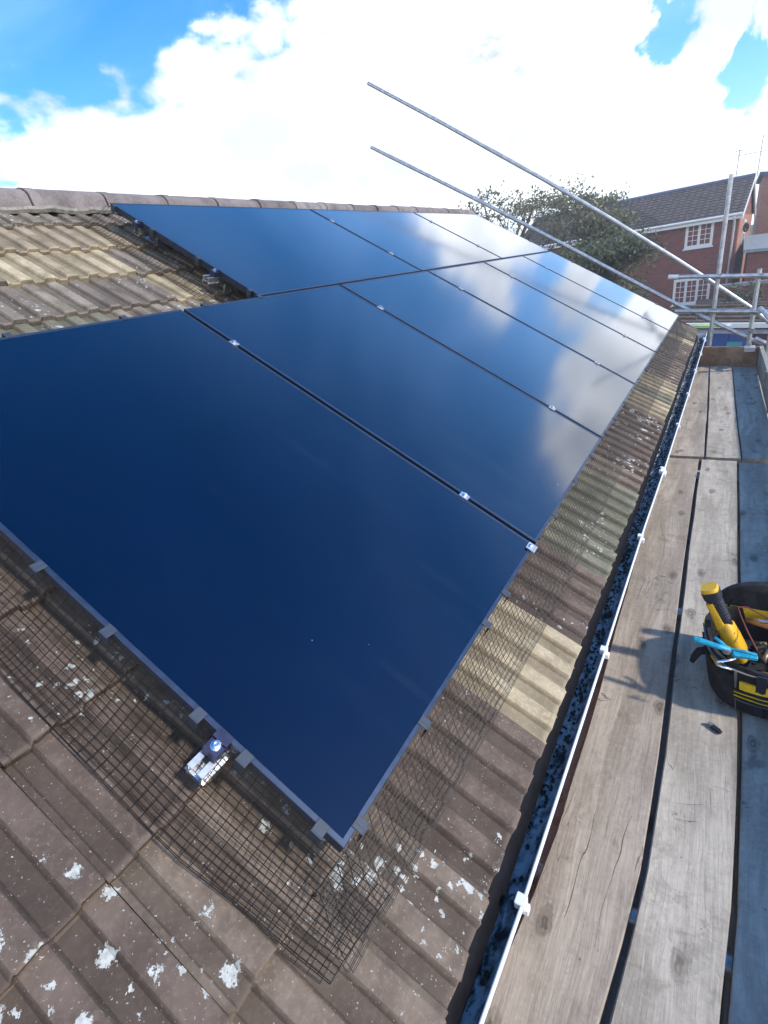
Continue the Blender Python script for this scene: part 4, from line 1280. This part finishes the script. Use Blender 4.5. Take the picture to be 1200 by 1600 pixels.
scr = thing('dropped_fixing', 'small dark bolt lying on the board in front of the tool bag', 'bolt')
mb = MB().tube([(.574, 1.186, WZ + .010), (.588, 1.180, WZ + .010)], [.009, .009], 8)
obj('washer', mb.mesh('washer', M_LEAD), scr)
mb = MB().tube([(.586, 1.178, WZ + .009), (.604, 1.166, WZ + .009), (.611, 1.160, WZ + .009)], [.0085, .009, .007], 8)
obj('shank', mb.mesh('shank', M_BLACKR), scr)


# ------------------------------------------------------------------ neighbouring house
def window(parent, x0, x1, z0, z1, y, ncas, rows=4, mat=M_WHITE):
    fr = MB(); d = .06
    fr.box((x0, y - .02, z0), (x0 + d, y + .05, z1)); fr.box((x1 - d, y - .02, z0), (x1, y + .05, z1))
    fr.box((x0 + d, y - .02, z1 - d), (x1 - d, y + .05, z1)); fr.box((x0 + d, y - .02, z0), (x1 - d, y + .05, z0 + d))
    cw = (x1 - x0 - 2 * d) / ncas
    w = obj('window', fr.mesh('window', mat), parent)
    sl = MB().box((x0 - .05, y - .10, z0 - .06), (x1 + .05, y + .03, z0 - .002)); obj('sill', sl.mesh('sill', mat), w)
    for c_ in range(ncas):
        a, b = x0 + d + c_ * cw, x0 + d + (c_ + 1) * cw
        s_ = MB(); e = .055
        s_.box((a + .002, y - .035, z0 + d), (a + e, y + .02, z1 - d)); s_.box((b - e, y - .035, z0 + d), (b - .002, y + .02, z1 - d))
        s_.box((a + e, y - .035, z1 - d - e), (b - e, y + .02, z1 - d)); s_.box((a + e, y - .035, z0 + d), (b - e, y + .02, z0 + d + e))
        zz0, zz1 = z0 + d + e, z1 - d - e
        mx = (a + b) / 2; s_.box((mx - .012, y - .028, zz0), (mx + .012, y + .01, zz1))
        for r_ in range(1, rows):
            zc = zz0 + (zz1 - zz0) * r_ / rows
            s_.box((a + e, y - .026, zc - .012), (mx - .0125, y + .009, zc + .012)); s_.box((mx + .0125, y - .026, zc - .012), (b - e, y + .009, zc + .012))
        obj('sash', s_.mesh('sash', mat), w)
        pn = MB().box((a + e, y + .011, zz0), (b - e, y + .016, zz1)); obj('pane', pn.mesh('pane', M_DARKGLASS), w)
    return w


NR = R(-4.5)
nb = thing('neighbour_house', 'red brick house with white windows and brown tiled roof beyond the scaffold', 'house', (0.49, 30.0, 0), rot=(0, 0, NR))
EZ, RZ, DEP = 1.24, 2.74, 7.2
XL = -10.5
w_ = MB()
w_.box((XL, 0, GZ), (0, DEP, EZ))
w_.add([(0, 0, EZ), (0, DEP, EZ), (0, DEP / 2, RZ - .12), (-.15, 0, EZ), (-.15, DEP, EZ), (-.15, DEP / 2, RZ - .12)], [(0, 1, 2), (3, 5, 4), (0, 2, 5, 3), (1, 4, 5, 2)])
wo = obj('wall', w_.mesh('wall', M_BRICK), nb)
gs = MB(); gs.box((.002, 0.25, GZ), (.02, DEP - .02, EZ - .05)); obj('sunlit_gable_slab', gs.mesh('sunlit_gable_slab', M_BRICK2), nb)  # orange slab paints the sunlit tone over the red gable
# stepped tile courses
rf = MB(); NCO = 13; L = XL - .2
for s_ in (1, -1):
    for i in range(NCO):
        t0, t1 = i / NCO, (i + 1.12) / NCO
        def yz(t): return (DEP / 2 - s_ * (DEP / 2 + .35) * (1 - t), EZ - .06 + (RZ - EZ + .06) * t)
        ya, za = yz(t0); yb2, zb = yz(min(t1, 1.0))
        nx_ = int((0.14 - L) / .30); rng = [L + (0.14 - L) * k / nx_ for k in range(nx_ + 1)]
        for k in range(nx_):
            a, b = rng[k], rng[k + 1]; mid_ = (a + b) / 2; h = rnd.uniform(0, .008)
            vs = [(a, ya, za + .055), (mid_, ya, za + .085 + h), (b, ya, za + .055), (b, yb2, zb + .018), (mid_, yb2, zb + .048 + h), (a, yb2, zb + .018), (a, ya, za), (b, ya, za)]
            rf.add(vs, [(0, 1, 4, 5), (1, 2, 3, 4), (6, 7, 2, 1, 0)])
obj('roof', rf.mesh('roof', M_HROOF), nb)
rg = MB().tube([(L, DEP / 2, RZ + .07), (.14, DEP / 2, RZ + .07)], .10, 10); obj('ridge', rg.mesh('ridge', plain('blue_grey_ridge', (0.10, 0.12, 0.20), .6)), nb)
gt = MB(); gt.box((L, -.30, EZ - .20), (.14, -.27, EZ - .04)); gt.box((L, -.269, EZ - .20), (.14, -.001, EZ - .17)); gt.tube([(L, -.36, EZ - .02), (.12, -.36, EZ - .02)], .055, 10)
obj('gutter', gt.mesh('gutter', M_WHITE), nb)
dp = MB().tube([(-.16, -.33, EZ - .06), (-.16, -.30, EZ - .16), (-.16, -.08, EZ - .32), (-.16, -.08, GZ)], .05, 10)
obj('downpipe', dp.mesh('downpipe', M_WHITE, True), nb)
bb = MB()
for s_ in (1, -1):
    y0, y1 = DEP / 2 - s_ * (DEP / 2 + .38), DEP / 2
    bb.add([(.10, y0, EZ - .28), (.10, y1, RZ - .18), (.10, y1, RZ + .02), (.10, y0, EZ - .06), (.16, y0, EZ - .28), (.16, y1, RZ - .18), (.16, y1, RZ + .02), (.16, y0, EZ - .06)],
           [(0, 1, 2, 3), (7, 6, 5, 4), (0, 4, 5, 1), (3, 2, 6, 7), (0, 3, 7, 4)])
obj('bargeboard', bb.mesh('bargeboard', M_WHITE), nb)
window(nb, -2.06, -.93, .10, 1.14, -.0, 2)
window(nb, -2.36, -.80, -2.40, -1.22, -.0, 3)
window(nb, -6.7, -5.7, .10, 1.05, -.0, 2)
# narrow window on the gable, with frame
sw = MB(); sw.box((.022, 2.3, -.15), (.06, 2.38, .95)); sw.box((.022, 3.3, -.15), (.06, 3.38, .95)); sw.box((.022, 2.381, .86), (.06, 3.299, .95)); sw.box((.022, 2.381, -.15), (.06, 3.299, -.06)); sw.box((.022, 2.381, .36), (.055, 3.299, .42))
swo = obj('window', sw.mesh('window', M_WHITE), nb)
obj('pane', MB().box((.022, 2.382, -.058), (.035, 3.298, .358)).mesh('pane', M_DARKGLASS), swo)
obj('pane', MB().box((.022, 2.382, .422), (.035, 3.298, .858)).mesh('pane', M_DARKGLASS), swo)
# house detail below: satellite dish
ds = thing('satellite_dish', 'small dark satellite dish on the gable wall of the red house', 'satellite dish', (.80, 31.2, .62))
rings = []
for rr_, yy in ((.02, .04), (.08, .03), (.15, .01), (.18, 0.0), (.18, -.01), (.13, .006), (.04, .028)):
    rings.append([(rr_ * math.cos(2 * PI * k / 16) * .7, yy, rr_ * math.sin(2 * PI * k / 16) * 1.1) for k in range(16)])
obj('dish', MB().loft(rings).mesh('dish', M_BLACKR, True), ds)
obj('arm', MB().tube([(-.30, .0, -.08), (-.1, .05, -.06), (.0, .05, 0)], .02, 6).mesh('arm', M_GALVD), ds)
obj('feed', MB().tube([(0, .0, -.15), (0, -.25, -.05)], .018, 6).mesh('feed', M_GALVD), ds)


def aerial(x, y, z0, h, label, boom, elems, az):
    t = thing('tv_aerial', label, 'aerial', (x, y, z0))
    obj('mast', MB().tube([(0, 0, 0), (0.02, 0, h)], .022, 6).mesh('mast', M_GALVD), t)
    c_, s_ = math.cos(az), math.sin(az)
    obj('boom', MB().tube([(-boom * .45 * c_, -boom * .45 * s_, h * .62 if boom > 1 else h - .05), (boom * .55 * c_, boom * .55 * s_, h * .60 if boom > 1 else h - .05)], .014, 6).mesh('boom', M_GALVD), t)
    for k in range(elems):
        tt = -.45 + k / max(1, elems - 1); px_, py_, pz_ = boom * tt * c_, boom * tt * s_, (h * .61 if boom > 1 else h - .05)
        obj('element', MB().tube([(px_ - s_ * .2, py_ + c_ * .2, pz_ + .04), (px_ + s_ * .2, py_ - c_ * .2, pz_ - .04)], .009, 5).mesh('element', M_GALVD), t)


aerial(.12, 33.6, 2.9, 1.1, 'short thin aerial mast on the ridge beside the tall upright tube', .35, 3, .3)
aerial(.98, 33.9, 2.75, 1.65, 'tall television aerial with a long boom at the gable apex', 2.0, 7, .1)

# second brick house behind on the right
nb2 = thing('brick_house', 'second red brick house behind the first at the right edge', 'house', (1.35, 38.0, 0))
w_ = MB().box((0, 0, GZ), (9, 8, 1.6))
w_.add([(0, 0, 1.6), (9, 0, 1.6), (0, 0, 3.05), (0, 8, 1.6), (9, 8, 1.6), (0, 8, 3.05)], [(0, 1, 2), (3, 5, 4), (0, 2, 5, 3), (1, 4, 5, 2)])
obj('wall', w_.mesh('wall', M_BRICK2), nb2)
rf = MB().add([(-.2, -.2, 3.16), (9.2, -.2, 1.6), (9.2, 8.2, 1.6), (-.2, 8.2, 3.16), (-.2, -.2, 2.98), (9.2, -.2, 1.45), (9.2, 8.2, 1.45), (-.2, 8.2, 2.98)],
              [(0, 1, 2, 3), (7, 6, 5, 4), (0, 4, 5, 1), (1, 5, 6, 2), (2, 6, 7, 3), (3, 7, 4, 0)])
obj('roof', rf.mesh('roof', plain('blue_grey_slate', (0.07, 0.09, 0.16), .6, 0, .2, 3)), nb2)
# single-storey wing with lead roof
wing = thing('side_extension', 'low brick extension with grey lead roof joined to the gable side', 'extension', (1.0, 28.9, 0))
w_ = MB().box((0, 0, GZ), (6, 6, -.30)); obj('wall', w_.mesh('wall', M_BRICK), wing)
rf = MB().add([(-.2, -.25, -.22), (6, -.25, -.5), (6, 6, .05), (-.2, 6, .2), (-.2, -.25, -.34), (6, -.25, -.62), (6, 6, -.07), (-.2, 6, .08)],
              [(0, 1, 2, 3), (7, 6, 5, 4), (0, 4, 5, 1), (1, 5, 6, 2), (2, 6, 7, 3), (3, 7, 4, 0)])
obj('roof', rf.mesh('roof', M_LEAD), wing)
cp_ = MB().box((-.9, -.9, -1.62), (6, -.4, -1.50)); cp_.box((-.7, -.8, GZ), (5.8, -.5, -1.621), 1)
obj('garden_wall', cp_.mesh('garden_wall', [M_LEAD, M_BRICK]), kind=None, label='brick garden wall with pale coping in front of the extension', cat='wall', loc=(1.0, 28.9, 0))

# outbuilding in front
ob = thing('outbuilding', 'low garage with white fascia, brown tiled roof and blue doors below the guard tubes', 'garage', (0, 15.0, 0), rot=(0, R(4.2), 0))
obj('fascia', MB().box((-.75, -.06, -1.345), (3.6, 0, -1.225), bev=.008).mesh('fascia', M_WHITE), ob)
rf = MB()
for i in range(5):
    ya, za = .02 + i * .3, -1.222 + i * .055
    rf.box((-.70 if i else -.7, ya, za - .05), (3.6, ya + .33, za + .03), M=Matrix.Identity(4))
rfo = obj('roof', rf.mesh('roof', M_TB), ob)
mo = MB(); k = .15
while k < 3.5:
    mo.box((k, 1.40, -.98), (k + .09, 1.50, -.93 + rnd.uniform(0, .02))); k += .11
obj('ridge_capping', mo.mesh('ridge_capping', M_RIDGE), ob)
obj('wall', MB().box((-.7, .25, GZ), (3.5, 1.6, -1.35)).mesh('wall', M_BRICK), ob)
obj('lintel', MB().box((-.15, .12, -1.50), (3.5, .249, -1.40)).mesh('lintel', M_LILAC), ob)
for i in range(3):
    dr = obj('door', MB().box((-.12 + i * .42, .16, GZ), (.29 + i * .42, .20, -1.505), bev=.004).mesh('door', M_BLUE), ob)
obj('teal_panel', MB().box((.70, .135, -2.2), (1.02, .158, -1.70)).mesh('teal_panel', M_TEAL), ob)
obj('door', MB().box((1.15, .16, GZ), (3.4, .20, -1.505)).mesh('door', plain('dark_maroon_paint', (0.06, 0.02, 0.03), .5)), ob)
st_ = thing('lime_green_batten', 'lime green tube fixed beneath the white garage fascia', 'batten')
obj('strip', MB().tube([(-.30, 14.93, -1.275), (-.20, 14.93, -1.28)], .02, 8).mesh('strip', M_LIME), st_)
obj('strip', MB().tube([(-.15, 14.93, -1.285), (.50, 14.93, -1.325)], .024, 8).mesh('strip', M_LIME), st_)
obj('end_cap', MB().tube([(.51, 14.93, -1.325), (.60, 14.93, -1.335)], .03, 8).mesh('end_cap', M_WHITE), st_)
sh = thing('garden_shed', 'green painted shed glimpsed beneath the lower house window', 'shed', (-.62, 27.0, GZ))
obj('wall', MB().box((0, 0, 0), (.72, 1.5, 1.95)).mesh('wall', M_GREEN), sh)
obj('door', MB().box((.721, -.02, 0), (1.5, 1.5, 1.93)).mesh('door', M_GREEN2), sh)
rf = MB().add([(-.1, -.1, 1.96), (1.6, -.1, 1.96), (1.6, 1.6, 1.96), (-.1, 1.6, 1.96), (-.1, .75, 2.3), (1.6, .75, 2.3)], [(0, 1, 5, 4), (2, 3, 4, 5), (0, 4, 3), (1, 2, 5), (0, 3, 2, 1)])
obj('roof', rf.mesh('roof', M_UNDER), sh)


# ------------------------------------------------------------------ trees and shrubs
def leaves(mb_v, mb_f, c, n, rad, size, rr):
    for _ in range(n):
        p_ = Vector((rr.gauss(0, rad), rr.gauss(0, rad), rr.gauss(0, rad * .8))) + c
        a = Vector((rr.uniform(-1, 1), rr.uniform(-1, 1), rr.uniform(-1, 1))).normalized()
        b = a.cross(Vector((rr.uniform(-1, 1), rr.uniform(-1, 1), rr.uniform(-1, 1)))).normalized()
        s_ = size * rr.uniform(.6, 1.3); k = len(mb_v)
        mb_v += [p_ - a * s_, p_ + b * s_ * .5, p_ + a * s_, p_ - b * s_ * .5]
        mb_f.append((k, k + 1, k + 2, k + 3))


def tree(name, label, cat, base, top, spread, seed, mat, nlimb, leaf_n, leaf_r, leaf_s, tr=.14, start=.35, group=None, up=.8):
    rr = random.Random(seed); t = thing(name, label, cat, base, group)
    H = top - base[2]; mb = MB(); tips = []
    pts = [Vector((0, 0, 0))]
    for i in range(1, 7): pts.append(pts[-1] + Vector((rr.uniform(-.12, .12), rr.uniform(-.1, .1), H * .13)))
    mb.tube(pts, [tr * (1 - .1 * i) for i in range(7)], 8)
    def branch(p, d, L, r, depth):
        q = [p]; dd = d.copy()
        for i in range(4):
            dd = (dd + Vector((rr.uniform(-.25, .25), rr.uniform(-.25, .25), rr.uniform(-.1, .22)))).normalized()
            if q[-1].z > H * .86: dd.z *= .15
            q.append(q[-1] + dd * L / 4)
            if depth >= 1 and i > 0: tips.append(q[-1])
        k_ = 1.0 if depth == 0 else .55
        mb.tube(q, [r * k_, r * .75 * k_, r * .5 * k_, r * .3 * k_, r * .12 * k_], 5)
        if depth < 2:
            for i in range(3 if depth == 0 else 2):
                j = rr.choice((2, 3, 4)); nd = (dd + Vector((rr.uniform(-.9, .9), rr.uniform(-.9, .9), rr.uniform(-.3, .8)))).normalized()
                branch(q[j], nd, L * .62, r * .5, depth + 1)
        else: tips.append(q[-1])
    for i in range(nlimb):
        h = start + (1 - start) * .78 * i / nlimb
        k = min(5, int(h * 6 / .8)); p = pts[k] + (pts[k + 1] - pts[k]) * .5
        a = rr.uniform(0, 2 * PI); d = Vector((math.cos(a) * spread, math.sin(a) * spread, up * rr.uniform(.5, 1.4))).normalized()
        branch(p, d, H * .36 * spread * rr.uniform(.8, 1.1), tr * .5, 0)
    tips = [q for q in tips if q.z < H * 1.0]
    obj('trunk', mb.mesh('trunk', M_BARK, True), t)
    v_, f_ = [], []
    for q in tips: leaves(v_, f_, q, leaf_n, leaf_r * rr.uniform(.6, 1.3), leaf_s, rr)
    obj('crown', mesh('crown', v_, f_, mat), t, kind='stuff')
    return t


G3 = 'trees behind the gable end of the roof'
tree('garden_tree', 'airy pale olive tree with sky showing through, just past the ridge end', 'tree', (-6.2, 18.5, GZ), 3.3, .78, 5, M_LEAF1, 15, 10, .16, .055, group=G3)
tree('garden_tree', 'thin leafy crown between the ridge end tree and the red house roof', 'tree', (-3.75, 20.0, GZ), 3.05, .52, 12, M_LEAF1, 15, 9, .15, .055, group=G3)
tree('garden_tree', 'denser tree in front of the left end of the red house', 'tree', (-3.2, 18.6, GZ), 2.3, .5, 21, M_LEAF1, 14, 22, .2, .06, group=G3)
tree('garden_tree', 'low spreading tree whose foliage meets the panel edge', 'tree', (-3.2, 16.5, GZ), 1.35, .7, 33, M_LEAF2, 12, 24, .22, .06, group=G3)


def shrub(label, c, rx, ry, h, seed, mat, n=2600, s=.05, group=None):
    rr = random.Random(seed); t = thing('garden_shrub', label, 'shrub', c, group); v_, f_ = [], []
    for _ in range(n // 12):
        a = rr.uniform(0, 2 * PI); e = rr.uniform(0, 1); r_ = rr.random() ** .4
        q = Vector((math.cos(a) * rx * r_ * (1 - .35 * e), math.sin(a) * ry * r_ * (1 - .35 * e), h * (.12 + .88 * e) * (.75 + .25 * rr.random())))
        leaves(v_, f_, q, 12, .09, s, rr)
    mb = MB()
    for k in range(5): mb.tube([(0, 0, 0), (rr.uniform(-.3, .3) * rx, rr.uniform(-.3, .3) * ry, h * .5), (rr.uniform(-.6, .6) * rx, rr.uniform(-.6, .6) * ry, h * .85)], [.04, .03, .01], 5)
    obj('stems', mb.mesh('stems', M_BARK), t); obj('foliage', mesh('foliage', v_, f_, mat), t, kind='stuff')


G4 = 'shrubs between the garden and the red house'
shrub('olive shrub filling the gap between the tree and the lower window', (-2.6, 20.5, GZ), 1.1, .8, 3.9, 3, M_LEAF2, 5200, .055, G4)
shrub('tall dark shrub seen just above the edge of the solar panels', (-3.3, 17.5, GZ), 1.0, .8, 4.6, 4, M_LEAF3, 7000, .055, G4)
shrub('dark bushy shrub in front of the red brick wall, above the panel edge', (-2.3, 18.4, GZ), .9, .8, 4.2, 6, M_LEAF3, 7000, .055, G4)
shrub('brownish hedge clump right of the upright tube, before the brick wall', (.95, 26.0, GZ), .95, .5, 3.1, 9, M_LEAF2, 3800, .06, G4)


# ------------------------------------------------------------------ thin volume added to imitate lens veiling glare
hm = bpy.data.materials.new('glare_haze'); hm.use_nodes = True
hm.node_tree.nodes.clear(); q = NG(hm.node_tree)
ho = q.n('ShaderNodeOutputMaterial'); hv = q.n('ShaderNodeVolumePrincipled')
hv.inputs['Color'].default_value = (0.86, 0.92, 1.0, 1)
hv.inputs['Density'].default_value = 0.0038
hv.inputs['Anisotropy'].default_value = 0.3
q.link(hv.outputs[0], ho.inputs['Volume'])
hb = MB().box((-40, -6, GZ - 1), (30, 60, 5.2))
obj('glare_haze', hb.mesh('glare_haze', hm), kind='stuff')
